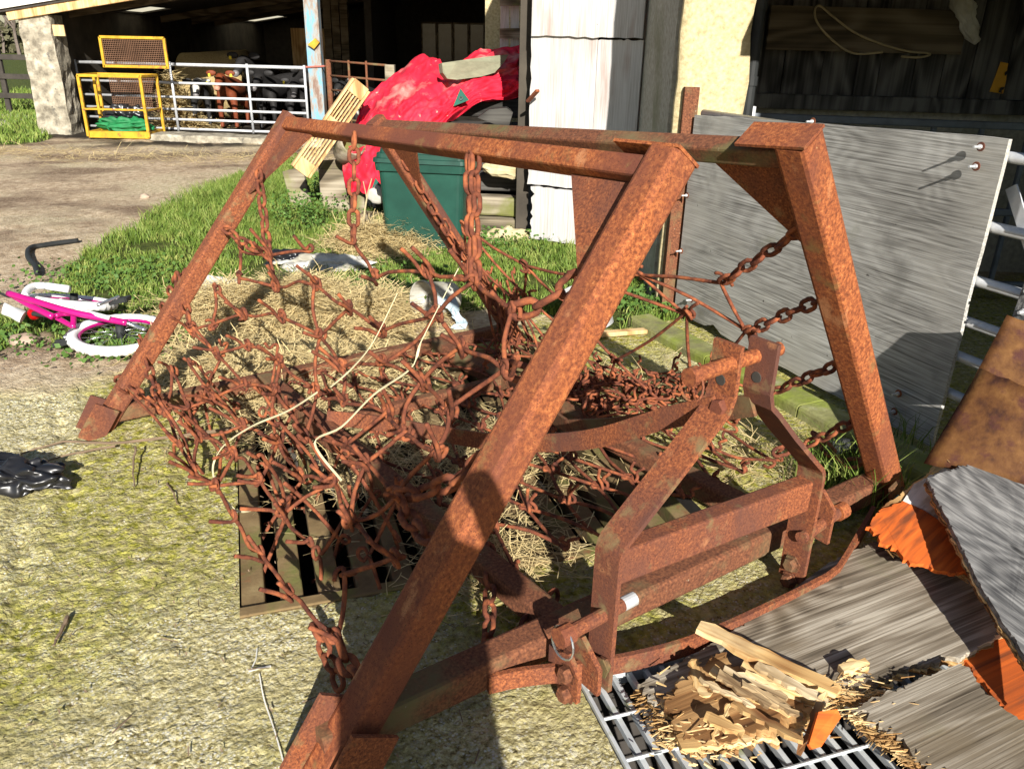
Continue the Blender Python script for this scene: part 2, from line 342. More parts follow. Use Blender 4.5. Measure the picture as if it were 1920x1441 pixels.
def arr(lo, hi, st): n = max(1, round((hi-lo)/st)); return [lo + (hi-lo)*i/n for i in range(n)]
xa = [-90,-50,-30,-20] + arr(-14,-3,.17) + arr(-3,-1.9,.022) + arr(-1.9,-.146,.0125) + arr(-.146,.70,.0125) + arr(.70,1.46,.02) + arr(1.46,2.05,.03) + arr(2.05,2.7,.05) + arr(2.7,9,.35) + [9,14,25,60]
ya = [-4,-2,-.5] + arr(0,.55,.11) + arr(.55,1.50,.0125) + arr(1.50,2.012,.0125) + arr(2.012,3.94,.0135) + arr(3.94,5.2,.03) + arr(5.2,9,.08) + arr(9,22,.2) + [22,28,40,70,140]
vs_, fs_, m1, m2 = [], [], [], []
for b in ya:
    for a in xa:
        z = gheight(a, b); p = gw(a, b)
        near = -4 < a < 3 and .4 < b < 6
        for P in (PIT1, PIT2):
            if P[0]-.02 < a < P[1]+.02 and P[2]-.02 < b < P[3]+.02: z = min(z, 0)
        vs_.append((a, b, z)); s = soil(a, b)
        g = 1.0 if isgrass(p.x, p.y) else 0.0
        mud = sstep(11.4, 13.2, p.y + 1.2*noise.noise(V((p.x*.8, p.y*1.5, 2)))) * (1 if p.x > -8.4 else 0)
        mud *= sstep(.05, .3, .35 + noise.noise(V((p.x*1.6, p.y*3, 6)))) if p.y < 13.4 else 1
        moss = sstep(-.30, .35, .8*noise.noise(V((a*1.3, b*1.3, 9))) + .75*math.exp(-((a+.35)/.38)**2)*sstep(1.7,2.5,b) - .22*sstep(-.5,-1.4,a) + .35*sstep(.3,1.5,a) - .25*sstep(2.3,1.2,b)*sstep(.2,-.6,a))
        m1.append((moss, s, mud, 1)); m2.append((g, 0, 0, 1))
nx = len(xa)
for j in range(len(ya)-1):
    for i in range(nx-1):
        ca, cb = (xa[i]+xa[i+1])/2, (ya[j]+ya[j+1])/2
        if any(P[0] < ca < P[1] and P[2] < cb < P[3] for P in (PIT1, PIT2)): continue
        fs_.append((j*nx+i, j*nx+i+1, (j+1)*nx+i+1, (j+1)*nx+i))
gm = bpy.data.meshes.new('ground'); gm.from_pydata(vs_, [], fs_); gm.shade_smooth()
for nm, dat in (('surface', m1), ('cover', m2)):
    at_ = gm.color_attributes.new(nm, 'FLOAT_COLOR', 'POINT'); at_.data.foreach_set('color', [c for q in dat for c in q])
def ground_material():
    m = bpy.data.materials.new('yard ground'); m.use_nodes = True; t = m.node_tree; L = t.links.new; nd = t.nodes.new
    b = t.nodes['Principled BSDF']; b.inputs['Roughness'].default_value = .95; b.inputs['Specular IOR Level'].default_value = .15
    tc = nd('ShaderNodeTexCoord').outputs['Object']
    def nz(sc, de=8, st=(1,1,1), ro=.6):
        mp = nd('ShaderNodeMapping'); mp.inputs['Scale'].default_value = st; L(tc, mp.inputs[0])
        n = nd('ShaderNodeTexNoise'); n.inputs['Scale'].default_value = sc; n.inputs['Detail'].default_value = de; n.inputs['Roughness'].default_value = ro; L(mp.outputs[0], n.inputs[0]); return n.outputs[0]
    def ramp(f, st):
        r = nd('ShaderNodeValToRGB'); e = r.color_ramp.elements
        for i, (p, c) in enumerate(st):
            q = e[i] if i < 2 else e.new(p); q.position = p; q.color = (*c, 1)
        L(f, r.inputs[0]); return r.outputs[0]
    def mix(f, a, c):
        x = nd('ShaderNodeMix'); x.data_type = 'RGBA'; L(f, x.inputs[0]); L(a, x.inputs[6]); L(c, x.inputs[7]); return x.outputs[2]
    def math_(op, a, c):
        x = nd('ShaderNodeMath'); x.operation = op; x.use_clamp = True
        for i, q in enumerate((a, c)):
            if isinstance(q, (int, float)): x.inputs[i].default_value = q
            else: L(q, x.inputs[i])
        return x.outputs[0]
    def rng(f, lo, hi):
        r = nd('ShaderNodeMapRange'); r.inputs[1].default_value = lo; r.inputs[2].default_value = hi; L(f, r.inputs[0]); return r.outputs[0]
    a1 = nd('ShaderNodeVertexColor'); a1.layer_name = 'surface'; s1 = nd('ShaderNodeSeparateColor'); L(a1.outputs[0], s1.inputs[0])
    a2 = nd('ShaderNodeVertexColor'); a2.layer_name = 'cover'; s2 = nd('ShaderNodeSeparateColor'); L(a2.outputs[0], s2.inputs[0])
    conc = ramp(nz(60, 6, (1,1,1), .7), [(.34,(.15,.118,.045)),(.44,(.40,.34,.155)),(.53,(.64,.565,.31)),(.64,(.82,.77,.56))])
    vor = nd('ShaderNodeTexVoronoi'); vor.inputs['Scale'].default_value = 95; L(tc, vor.inputs[0])
    spk = math_('MULTIPLY', rng(vor.outputs[0], .42, .22), rng(nz(14, 4), .38, .52))
    conc = mix(spk, conc, ramp(nz(8), [(.3,(.66,.63,.52)),(.7,(.82,.80,.70))]))
    conc = mix(rng(nz(2.2, 4), .45, .7), conc, ramp(nz(40), [(.35,(.27,.23,.10)),(.6,(.56,.49,.25))]))
    moss = ramp(nz(38, 6), [(.36,(.13,.13,.012)),(.5,(.34,.325,.038)),(.66,(.60,.55,.13))])
    mf = math_('MULTIPLY', s1.outputs[0], rng(nz(30, 8, (1,1,1), .75), .40, .58))
    base = mix(mf, conc, moss)
    dirt = ramp(nz(13, 10, (1,1,1), .7), [(.30,(.22,.145,.085)),(.44,(.43,.315,.205)),(.56,(.60,.47,.32)),(.72,(.74,.63,.47))])
    dirt = mix(rng(nz(.7, 4), .45, .65), dirt, ramp(nz(26), [(.35,(.38,.30,.18)),(.62,(.66,.56,.38))]))
    dirt = mix(math_('MULTIPLY', rng(nz(55, 3), .58, .66), rng(nz(3, 4), .42, .6)), dirt, ramp(nz(9), [(.3,(.44,.36,.26)),(.7,(.60,.53,.42))]))
    dirt = mix(rng(nz(1.1, 6, (.6,1,1)), .48, .62), dirt, ramp(nz(30, 8, (1,1,1), .7), [(.33,(.11,.072,.045)),(.5,(.25,.175,.115)),(.68,(.42,.32,.22))]))
    base = mix(s1.outputs[1], base, dirt)
    mud = ramp(nz(5, 8), [(.35,(.016,.013,.010)),(.6,(.045,.036,.026)),(.78,(.16,.12,.07))])
    base = mix(s1.outputs[2], base, mud)
    gr = ramp(nz(20, 8), [(.3,(.035,.050,.012)),(.55,(.085,.105,.022)),(.8,(.20,.18,.07))])
    base = mix(s2.outputs[0], base, gr)
    L(base, b.inputs['Base Color'])
    bp = nd('ShaderNodeBump'); bp.inputs['Strength'].default_value = 1; bp.inputs['Distance'].default_value = .018
    pv = nd('ShaderNodeTexVoronoi'); pv.inputs['Scale'].default_value = 62; pw_ = nd('ShaderNodeVectorMath'); pw_.operation = 'ADD'; pn_ = nd('ShaderNodeTexNoise'); pn_.inputs['Scale'].default_value = 40; L(tc, pn_.inputs[0]); ps_ = nd('ShaderNodeVectorMath'); ps_.operation = 'SCALE'; ps_.inputs['Scale'].default_value = .03; L(pn_.outputs[1], ps_.inputs[0]); L(tc, pw_.inputs[0]); L(ps_.outputs[0], pw_.inputs[1]); L(pw_.outputs[0], pv.inputs[0])
    hm = nd('ShaderNodeMath'); hm.operation = 'SUBTRACT'; L(nz(48, 6, (1,1,1), .7), hm.inputs[0]); hv = nd('ShaderNodeMath'); hv.operation = 'MULTIPLY'; hv.inputs[1].default_value = .45; L(pv.outputs[0], hv.inputs[0]); L(hv.outputs[0], hm.inputs[1]); L(hm.outputs[0], bp.inputs['Height'])
    b2 = nd('ShaderNodeBump'); b2.inputs['Strength'].default_value = .5; b2.inputs['Distance'].default_value = .02; L(nz(16, 6), b2.inputs['Height']); L(b2.outputs[0], bp.inputs['Normal'])
    L(bp.outputs[0], b.inputs['Normal']); return m
m_ground = ground_material()
go = link('ground', gm, m_ground, kind='structure'); go.rotation_euler = (0,0,GA)
pit = MB()
for P in (PIT1, PIT2):
    a0, a1, b0, b1 = P; d = -.9
    for q in (((a0,b0),(a1,b0)),((a1,b0),(a1,b1)),((a1,b1),(a0,b1)),((a0,b1),(a0,b0))):
        (x0,y0),(x1,y1) = q; k = len(pit.v)
        pit.add([(x0,y0,.0),(x1,y1,.0),(x1,y1,d),(x0,y0,d)], [(0,1,2,3)])
    pit.add([(a0,b0,d),(a1,b0,d),(a1,b1,d),(a0,b1,d)], [(0,1,2,3)])
po = pit.build('drain_pit', m_dark, kind='structure', recalc=False); po.rotation_euler = (0,0,GA)

# slatted steel cover over the big pit
fg = thing('floor_grate', 'rusty brown slatted grate set in the mossy concrete beneath the harrow', 'grate', gw(.66, 2.98), GA, None)
a0, a1, b0, b1 = (-.146-.66, 1.46-.66, 2.012-2.98, 3.94-2.98)
for q in (((a0,b0+.022),(a1,b0+.022)), ((a0,b1-.022),(a1,b1-.022))):
    mb = MB(); mb.beam((*q[0],-.03), (*q[1],-.03), .044, .07, r=.1); mb.build('frame_bar', m_slat, fg)
nb = 14; pitch = (a1-a0)/nb
mb = MB(); mb.beam((0,b0+.048,-.038), (0,b1-.048,-.038), pitch*.60, .062, r=.08, seg=6, wob=.004); sme = mb.mesh('slat'); sme.materials.append(m_slat)
for i in range(nb):
    o = link('slat', sme, None, fg); o.location = (a0 + pitch*(i+.32), 0, random.uniform(-.004,.002)); o.rotation_euler = (0, R(random.uniform(-1.5,1.5)), R(random.uniform(-.2,.2)))
# galvanised drain grating
dg = thing('drain_grating', 'galvanised bar grating over a drain below the broken plywood', 'grating', gw(1.375, 1.025), GA)
w2, h2 = .675, .475
for q in (((-w2+.006,-h2),(-w2+.006,h2)),((w2-.006,-h2),(w2-.006,h2)),((-w2,h2-.006),(w2,h2-.006))):
    mb = MB(); mb.beam((*q[0],-.012),(*q[1],-.012), .010,.045, r=.1); mb.build('frame_bar', m_gald, dg)
mb = MB(); mb.beam((0,-h2,-.008),(0,h2-.014,-.008), .014,.020, r=.1); bme = mb.mesh('bearing_bar'); bme.materials.append(m_gald)
x = -w2+.052
while x < w2-.02:
    o = link('bearing_bar', bme, None, dg); o.location = (x,0,0); x += .047
for yy in (.33,.20,.07,-.06,-.19):
    mb = MB(); mb.tube([(-w2+.012,yy,.004),(w2-.012,yy,.004)], .0045, 6); mb.build('cross_rod', m_gald, dg)
# mossy kerb running under the plywood board
k0, k1 = gp(1200, 606), gp(1800, 925); kd = (k1-k0).normalized(); ks = V((0,0,1)).cross(kd)
kb = MB()
for t0, t1 in ((0,.33),(.335,.64),(.645,1)):
    kb.beam(lerp(k0,k1,t0)+V((0,0,.005)), lerp(k0,k1,t1)+V((0,0,.005)), .17,.10, seg=6, wob=.008)
kb.build('kerb', m_kerb, kind='structure', smooth=False)

# ------------------------------------------------------------------ grass, weeds, hay
def blades(name, label, pts, m, kind='stuff', cat='grass'):
    vs, fs = [], []
    for (x, y, z, h, wd) in pts:
        t = random.uniform(0, 6.283); lx, ly = math.cos(t), math.sin(t); ln = h*random.uniform(.15,.75)
        u = random.uniform(0, 6.283); sx, sy = math.cos(u)*wd, math.sin(u)*wd; k = len(vs)
        vs += [(x-sx,y-sy,z),(x+sx,y+sy,z),(x-sx*.8+lx*ln*.3,y-sy*.8+ly*ln*.3,z+h*.55),(x+sx*.8+lx*ln*.3,y+sy*.8+ly*ln*.3,z+h*.55),(x+lx*ln,y+ly*ln,z+h*random.uniform(.75,1))]
        fs += [(k,k+1,k+3,k+2),(k+2,k+3,k+4)]
    me = bpy.data.meshes.new(name); me.from_pydata(vs, [], fs); me.shade_smooth()
    return link(name, me, m, label=label, cat=cat, kind=kind)
def scatter(poly, n, hfun, wd):
    x0, x1 = min(p.x for p in poly), max(p.x for p in poly); y0, y1 = min(p.y for p in poly), max(p.y for p in poly); out = []
    while len(out) < n:
        x, y = random.uniform(x0,x1), random.uniform(y0,y1)
        if not isgrass(x, y): continue
        d = noise.noise(V((x*2.5,y*2.5,3)))
        if d + .5*noise.noise(V((x*7,y*7,5))) + random.uniform(-.45,.55) < 0: continue
        a, b = V((x,y,0)).dot(E1), V((x,y,0)).dot(E2)
        out.append((x, y, gheight(a,b)-.01, hfun(x,y)*random.uniform(.45,1.25), wd*random.uniform(.7,1.4)))
    return out
TALL = gp(480, 380)
def gh(x, y):
    d = math.hypot((x-TALL.x)/1.3, (y-TALL.y)/1.5)
    return .055 + .15*math.exp(-d*d) + .05*max(0, noise.noise(V((x*1.7,y*1.7,0)))) + .05*sstep(-.6,.4,x)
blades('grass', 'bright green grass growing on the verge around the bicycle and bin', scatter(VERGE, 50000, gh, .0034), m_grass)
pts = scatter(PILV, 5000, lambda x,y: .14, .009)
pts += [(random.uniform(-17,-8.8), random.uniform(15.2,24), -.01, random.uniform(.06,.22), .012) for _ in range(6000)]
blades('pasture_grass', 'green pasture grass beside the crumbling barn pillar', pts, m_grass)
tuft = []
for c, n, h, s in ((gp(1590,920),420,.22,.09), (gp(1690,850),40,.2,.05), (gp(1260,585),150,.07,.08), (gp(1560,880),150,.12,.1)):
    tuft += [(c.x+random.gauss(0,s), c.y+random.gauss(0,s), 0, h*random.uniform(.4,1.2), .0028) for _ in range(n)]
blades('grass_tuft', 'tuft of long grass at the foot of the harrow leg by the plywood', tuft, m_grass)
def leaves(name, label, spots, m):
    vs, fs = [], []
    for c, n, s, h in spots:
        for _ in range(n):
            p = V((c.x+random.gauss(0,s), c.y+random.gauss(0,s), random.uniform(.0,h))); l = random.uniform(.015,.04)
            d = V((random.uniform(-1,1),random.uniform(-1,1),random.uniform(-.2,.7))).normalized(); e = d.orthogonal().normalized()*l*.4; k = len(vs)
            vs += [p, p+d*l*.5+e, p+d*l, p+d*l*.5-e]; fs.append((k,k+1,k+2,k+3))
    me = bpy.data.meshes.new(name); me.from_pydata([tuple(v) for v in vs], [], fs); return link(name, me, m, label=label, cat='weeds', kind='stuff')
sp = [(gp(570,420),900,.22,.25),(gp(720,560),500,.2,.12),(gp(1190,575),500,.15,.10),(gp(920,470),400,.2,.15),(gp(230,650),700,.14,.05),(gp(200,520),700,.28,.05),(gp(30,640),300,.16,.05),(gp(600,380),300,.1,.3),(gp(850,420),250,.2,.2)]
leaves('weeds', 'broad leaved green weeds growing through the verge', sp, m_weed)

def hay(name, label, mounds, n, cat='hay', lens=(.07,.24), parent=None, base=True, wd=.0016):
    vs, fs = [], []
    def hz(x, y):
        return max(m[3]*math.exp(-(((x-m[0].x)/m[1])**2+((y-m[0].y)/m[2])**2)) for m in mounds)
    for _ in range(n):
        mm = random.choices(mounds, [q[1]*q[2] for q in mounds])[0]
        x, y = mm[0].x+random.gauss(0,mm[1]*.72), mm[0].y+random.gauss(0,mm[2]*.72)
        z = hz(x,y)*random.uniform(.7,1.15)+.008; l = random.uniform(*lens); t = random.uniform(0,6.283); cu = random.uniform(-1.6,1.6); ti = random.gauss(0,.22)
        p = V((x,y,max(z,.01))); k = len(vs); a = t
        for i in range(4):
            sd = V((-math.sin(a),math.cos(a),random.uniform(-.5,.5)))*wd
            vs += [tuple(p+sd), tuple(p-sd)]; a += cu*.33
            p = p + V((math.cos(a),math.sin(a),ti + random.uniform(-.12,.12)))*l*.33
            if p.z < .008: p.z = .008
            if i < 3: fs.append((k+i*2,k+i*2+1,k+i*2+3,k+i*2+2))
    me = bpy.data.meshes.new(name); me.from_pydata(vs, [], fs); o = link(name, me, m_hay, parent, label, cat, kind='stuff')
    if base:
        mb = MB()
        x0 = min(m[0].x-2*m[1] for m in mounds); x1 = max(m[0].x+2*m[1] for m in mounds); y0 = min(m[0].y-2*m[2] for m in mounds); y1 = max(m[0].y+2*m[2] for m in mounds)
        nn = 60
        mb.grid([[V((lerp(x0,x1,i/nn), lerp(y0,y1,j/nn), hz(lerp(x0,x1,i/nn),lerp(y0,y1,j/nn))*.92 + .02*noise.noise(V((lerp(x0,x1,i/nn)*12,lerp(y0,y1,j/nn)*12,0))) - .035)) for j in range(nn+1)] for i in range(nn+1)])
        mb.build('hay_mat', m_haybase, o, smooth=True)
    return o
hay('loose_hay', 'loose dry hay spread on the ground behind the chain net', [(gp(430,595),.30,.32,.17),(gp(560,590),.35,.42,.20),(gp(690,600),.30,.38,.14),(gp(420,680),.25,.25,.05),(gp(600,690),.35,.25,.06),(gp(480,720),.3,.2,.03)], 15000, wd=.002)
hay('hay_heap', 'small heap of dry hay against the green wheelie bin', [(gp(690,465),.26,.3,.18),(gp(775,462),.2,.2,.20)], 3600, wd=.0022)
hay('hay_scraps', 'hay scraps tangled in the rusty links over the slatted grate', [(gp(1170,745),.26,.24,.06),(gp(960,850),.25,.3,.04),(gp(900,1050),.14,.18,.03),(gp(1420,860),.15,.12,.04),(gp(770,880),.3,.3,.04),(gp(560,800),.3,.2,.04),(gp(980,1040),.15,.12,.03)], 2600, base=False, wd=.0013)
st = []
for _ in range(700):
    x, y = random.uniform(-8,-1.5), random.uniform(9.5,12.6)
    st.append((V((x,y,0)),))
hay('track_straw', 'thin straw strewn over the dirt track before the barn', [(V((-5.5,11.2,0)),1.9,.45,.02),(V((-7.5,11.6,0)),1.2,.3,.02),(V((-3,11.5,0)),1.2,.5,.02)], 1500, base=False, wd=.0022, lens=(.1,.35))

# ================================================================== CHAIN HARROW
HC = V((-.182, 2.813, 0)); HA = math.atan2(.6, .8); HU = V((.8,.6,0)); HV = V((-.6,.8,0))
harrow = thing('chain_harrow', 'rusty folding chain harrow with tine mesh wings folded up like a tent', 'harrow', HC, HA)
def hl(p): d = p - HC; return V((d.dot(HU), d.dot(HV), p.z))      # world -> harrow
CL = hl(CO)
def hplane(px, py, A0, A1, B0, off=0.0):
    n = (A1-A0).cross(B0-A0).normalized(); r = ray(px,py); d = V((r.dot(HU), r.dot(HV), r.z))
    return CL + d*(((A0-CL).dot(n)+off)/d.dot(n))
def part(name, mb, m, parent=harrow, smooth=False, label=None): return mb.build(name, m, parent, smooth, label)
def hexbolt(parent, p, ax, r=.016, h=.014, m=None):
    mb = MB(); ax = V(ax).normalized(); mb.lathe([(0,h),(r*.8,h),(r,h*.75),(r,0),(r*1.35,0),(r*1.35,-.004),(0,-.004)], p, 6, ax); mb.build('bolt', m or m_rustd, parent)

# --- main frame on the ground
def fy(x): return -1.085 - .03*x
mb = MB(); mb.beam((-1.07,fy(-1.07)+.03,.075),(1.16,fy(1.16)+.01,.085),.085,.085,r=.14); part('front_beam', mb, m_rustd)
mb = MB(); mb.beam((-1.12,1.13,.06),(1.02,1.08,.06),.07,.07,r=.14); part('rear_beam', mb, m_rustd)
mb = MB(); mb.beam((-.37,fy(-.37)+.046,.08),(-.40,1.09,.07),.078,.078,r=.14); part('side_beam', mb, m_rustd)
mb = MB(); mb.beam((.55,fy(.55)+.046,.08),(.52,1.06,.07),.078,.078,r=.14); part('side_beam', mb, m_rustd)
mb = MB(); mb.beam((-.36,.48,.078),(.49,.46,.078),.05,.05,r=.14); part('cross_beam', mb, m_rustd)
gpts = smoothpath([(-.64,-1.084,.06),(-.55,-1.115,.06),(-.36,-1.20,.055),(-.12,-1.275,.055),(.20,-1.31,.055),(.45,-1.325,.055)],4) + [V((.52,-1.32,.055)),V((.62,-1.29,.055)),V((.93,-1.19,.06))]
mb = MB(); mb.strip(gpts, .055,.014,(0,0,1)); part('guard_strap', mb, m_rust)
# --- headstock for the three point linkage
YL, YR = -1.195, -1.235
def hs(sx, y, top, off):
    x0 = .025 + sx*.385
    pts = [V((x0,y,.0 if sx<0 else .03)), V((x0,y,.24)), V((x0,y,.40))] + [V((x0 - sx*(.06 - .06*math.cos(a)), y, .40+.06*math.sin(a))) for a in (R(20),R(40),R(60))]
    xt = top; pts += [V((lerp(x0-sx*.03, xt, .5), y, lerp(.46,.71,.5)))]
    pts += [V((xt + sx*.05, y, .68)), V((xt+sx*.015,y,.71)), V((xt,y,.75)), V((xt,y,.81)), V((xt,y,.885))]
    mb = MB(); mb.strip(pts, .085,.014,(0,1,0)); return part('linkage_strap', mb, m_rust)
s1_ = hs(-1, YL, -.005, 0); s2_ = hs(1, YR, .085, 0)
mb = MB(); mb.beam((-.345,YL+.005,.365),(.40,YR+.01,.335),.055,.10,r=.12,n=(0,0,1)); part('cross_tube', mb, m_rust)
mb = MB(); mb.tube([(-.13,-1.215,.835),(.0,-1.215,.838),(.17,-1.22,.84)],.019,14); mb.tube([(-.135,-1.215,.835),(-.165,-1.215,.834)],.024,10); part('top_pin', mb, m_rustb, smooth=False)
mb = MB(); mb.tube(arc((-.15,-1.215,.81),.035,0,6.283,(0,1,.2),(.3,0,1),16),.0035,5); part('lynch_ring', mb, m_rust)
mb = MB(); mb.tube([(-.47,YL-.005,.225),(-.30,YL,.225)],.019,14); part('lower_pin', mb, m_rust)
mb = MB(); mb.tube([(-.30,YL,.225),(-.255,YL,.225)],.0185,14); part('pin_tip', mb, m_galv)
mb = MB(); mb.tube([(-.475,YL-.005,.225),(-.515,YL-.005,.225)],.027,12); part('pin_head', mb, m_rustb)
mb = MB(); mb.tube(arc((-.50,YL-.005,.205),.04,0,6.283,(0,1,.1),(.15,0,1),18),.003,5); part('pin_ring', mb, m_chrome)
mb = MB(); mb.tube([(.385,YR-.02,.20),(.60,YR,.20)],.019,12); part('lower_pin', mb, m_rust)
mb = MB(); mb.tube([(.60,YR,.20),(.64,YR,.20)],.027,12); part('pin_head', mb, m_rustb)
mb = MB(); mb.prism([(.52,YR-.04,.14),(.52,YR+.06,.14),(.52,YR+.06,.27),(.52,YR+.01,.31),(.52,YR-.04,.26)],.014); part('pin_plate', mb, m_rust)
mb = MB(); mb.prism([(-.40,YL-.05,.02),(-.40,YL+.075,.02),(-.40,YL+.075,.14),(-.40,YL+.02,.16),(-.40,YL-.05,.10)],.014); mb.prism([(-.46,YL-.04,.02),(-.46,YL+.075,.02),(-.46,YL+.075,.13),(-.46,YL,.15),(-.46,YL-.04,.10)],.014); part('clevis_plate', mb, m_rust)
for p, ax in (((-.474,YL-.0,.09),(-1,0,0)),((-.474,YL-.0,.025),(-1,0,0)),((-.387,YL-.03,.09),(1,0,0)),((.395,YR,.09),(-1,0,0)),((.395,YR,.03),(-1,0,0))): hexbolt(harrow, p, ax, .022,.02)
hexbolt(harrow, (-.014,-1.205,.715), (-1,0,0), .026,.022, m_rustb)
for xx, yy in ((-.0125,YL),(.0775,YR)):          # dark discs on the straps, painting the shade inside link holes
    for zz in (.785,):
        mb = MB(); mb.lathe([(0,.0012),(.014,.0012),(.017,-.004)],(xx,yy+.005,zz),14,(-1,0,0)); mb.build('hole_shade_disc', m_dark, harrow)
bp1 = smoothpath([(-.025,-1.20,.715),(-.03,-1.05,.63),(-.045,-.75,.44),(-.08,-.35,.27),(-.14,.0,.18),(-.26,.32,.13),(-.37,.46,.12)],5)
mb = MB(); mb.strip(bp1,.06,.012,(0,.45,1)); part('brace_strap', mb, m_rust)
bp2 = smoothpath([(.095,-1.22,.70),(.13,-.95,.55),(.18,-.62,.37),(.22,-.36,.25)],5)+[V((.27,-.2,.225)),V((.38,.1,.17)),V((.50,.40,.13))]
mb = MB(); mb.strip(bp2,.06,.012,(0,.45,1)); part('brace_strap', mb, m_rustd)

# --- the two wings folded up
def wing(side, A0, A1, B0, B1, mleg, mbar, lw):
    A0, A1, B0, B1 = map(V, (A0,A1,B0,B1)); n = (A1-A0).cross(B0-A0).normalized()
    if n.z < 0: n = -n
    d0 = (B0-A0).normalized(); d1 = (B1-A1).normalized(); ax = (B1-B0).normalized()
    wg = bpy.data.objects.new('wing_frame', None); COL.objects.link(wg); wg.parent = harrow
    mb = MB(); mb.beam(A0-d0*.05, B0+d0*.012, lw, lw, n, r=.15); part('leg', mb, mleg, wg)
    mb = MB(); mb.beam(A1-d1*.06, B1+d1*.01, lw*.84, lw*.84, n, r=.15); part('leg', mb, m_rust, wg)
    mb = MB(); mb.beam(B0+ax*lw*.5-d0*.035, B1-ax*lw*.42-d1*.035, .055,.062, n, r=.15); part('top_bar', mb, mbar, wg)
    for P, dl, da in ((B0,d0,ax),(B1,d1,-ax)):
        c = P - dl*.035
        q = [c+da*lw*.45-dl*.03, c+da*.30-dl*.03, c+da*lw*.45-dl*.34]
        mb = MB(); mb.prism([x - n*.006 for x in q], .010); part('gusset_plate', mb, m_rust, wg)
    mb = MB(); mb.prism([B0-ax*lw*.52+n*lw*.5+d0*.017, B0-ax*lw*.52-n*lw*.5+d0*.017, B0+ax*.16-n*lw*.5+d0*.017, B0+ax*.16+n*lw*.5+d0*.017],.008); part('cap_plate', mb, mleg, wg)
    return wg, n
LA0,LA1,LB0,LB1 = V((-1.06,-1.06,.02)),V((-1.10,1.12,.02)),V((-.15,-1.08,1.315)),V((-.165,1.10,1.235))
RA0,RA1,RB0,RB1 = V((1.13,-1.13,.06)),V((1.03,1.05,.02)),V((.265,-1.12,1.335)),V((.25,1.12,1.205))
wl, nl = wing(-1, LA0,LA1,LB0,LB1, m_rustb, m_rustb, .088)
wr, nr = wing(1, RA0,RA1,RB0,RB1, m_rustb, m_rustd, .092)
# hinge sleeves at the feet
mb = MB(); mb.beam((-1.085,-1.15,-.0),(-.985,-1.15,.155),.012,.13,nl,r=.1); mb.beam((-1.10,-1.01,.0),(-.99,-1.01,.16),.012,.14,nl,r=.1); part('hinge', mb, m_rust, wl)
mb = MB(); mb.beam((-1.17,1.06,-.01),(-1.08,1.06,.12),.012,.10,nl,r=.1); mb.beam((-1.16,1.175,-.01),(-1.08,1.175,.12),.012,.09,nl,r=.1); part('hinge', mb, m_rust, wl)
mb = MB(); mb.tube([(1.12,-1.22,.055),(1.12,-.95,.055)],.04,12); part('hinge', mb, m_rustd, wr)
mb = MB(); mb.beam((1.045,-1.215,.03),(1.0,-1.21,.16),.012,.06,(1,0,0),r=.1); hp = part('hinge_tab', mb, m_rustd, wr)
mb = MB(); mb.beam((1.024,-1.2235,.07),(1.009,-1.2225,.115),.003,.02,(1,0,0),r=.1); part('paint_flake', mb, m_turq, wr)

# --- chains
LK = .078
def linkmesh(L=LK, w=.048, r=.0075):
    mb = MB(); hw = w/2 - r; hL = L/2 - r - hw
    pts = [V((hw*math.cos(a), 0, hL + hw*math.sin(a))) for a in [math.pi*i/6 for i in range(7)]] + [V((hw*math.cos(a), 0, -hL + hw*math.sin(a))) for a in [math.pi+math.pi*i/6 for i in range(7)]]
    mb.tube(pts, r, 7, closed=True, jit=.10); me = mb.mesh('chain_link', True); me.materials.append(m_chain); return me
LKM = linkmesh(); LKB = linkmesh(.088,.056,.0095)
nlinks = 0
def chain(pts, mesh=LKM, pitch=None, parent=harrow, sag=0.0):
    global nlinks
    pts = [V(p) for p in pts]
    if sag:
        a, b = pts[0], pts[-1]; pts = [lerp(a,b,t/10) - V((0,0,sag*4*(t/10)*(1-t/10))) for t in range(11)]
    pitch = pitch or LK - .0165
    segs = [(pts[i+1]-pts[i]).length for i in range(len(pts)-1)]; tot = sum(segs); n = max(1, round(tot/pitch)); st = tot/n
    def pos(s):
        for i, l in enumerate(segs):
            if s <= l or i == len(segs)-1: return lerp(pts[i],pts[i+1],s/l)
            s -= l
    tw = random.uniform(0,3.14)
    for k in range(n):
        p, q = pos(k*st), pos((k+1)*st); o = link('chain_link', mesh, None, parent)
        d = (q-p).normalized(); rot = d.to_track_quat('Z','Y').to_matrix() @ Matrix.Rotation(tw + (k%2)*math.pi/2 + random.uniform(-.25,.25), 3, 'Z')
        o.matrix_local = Matrix.Translation((p+q)/2) @ rot.to_4x4() @ Matrix.Diagonal((1,1,max(.9,min(1.12,(st+.0165)/LK)),1)); nlinks += 1
def LP(px, py, off=0.0): return hplane(px, py, LA0, LA1, LB0, off)
def RP(px, py, off=0.0): return hplane(px, py, RA0, RA1, RB0, off)
def wplane(A0,A1,B0,B1,s,t): return lerp(lerp(A0,A1,s), lerp(B0,B1,s), t)

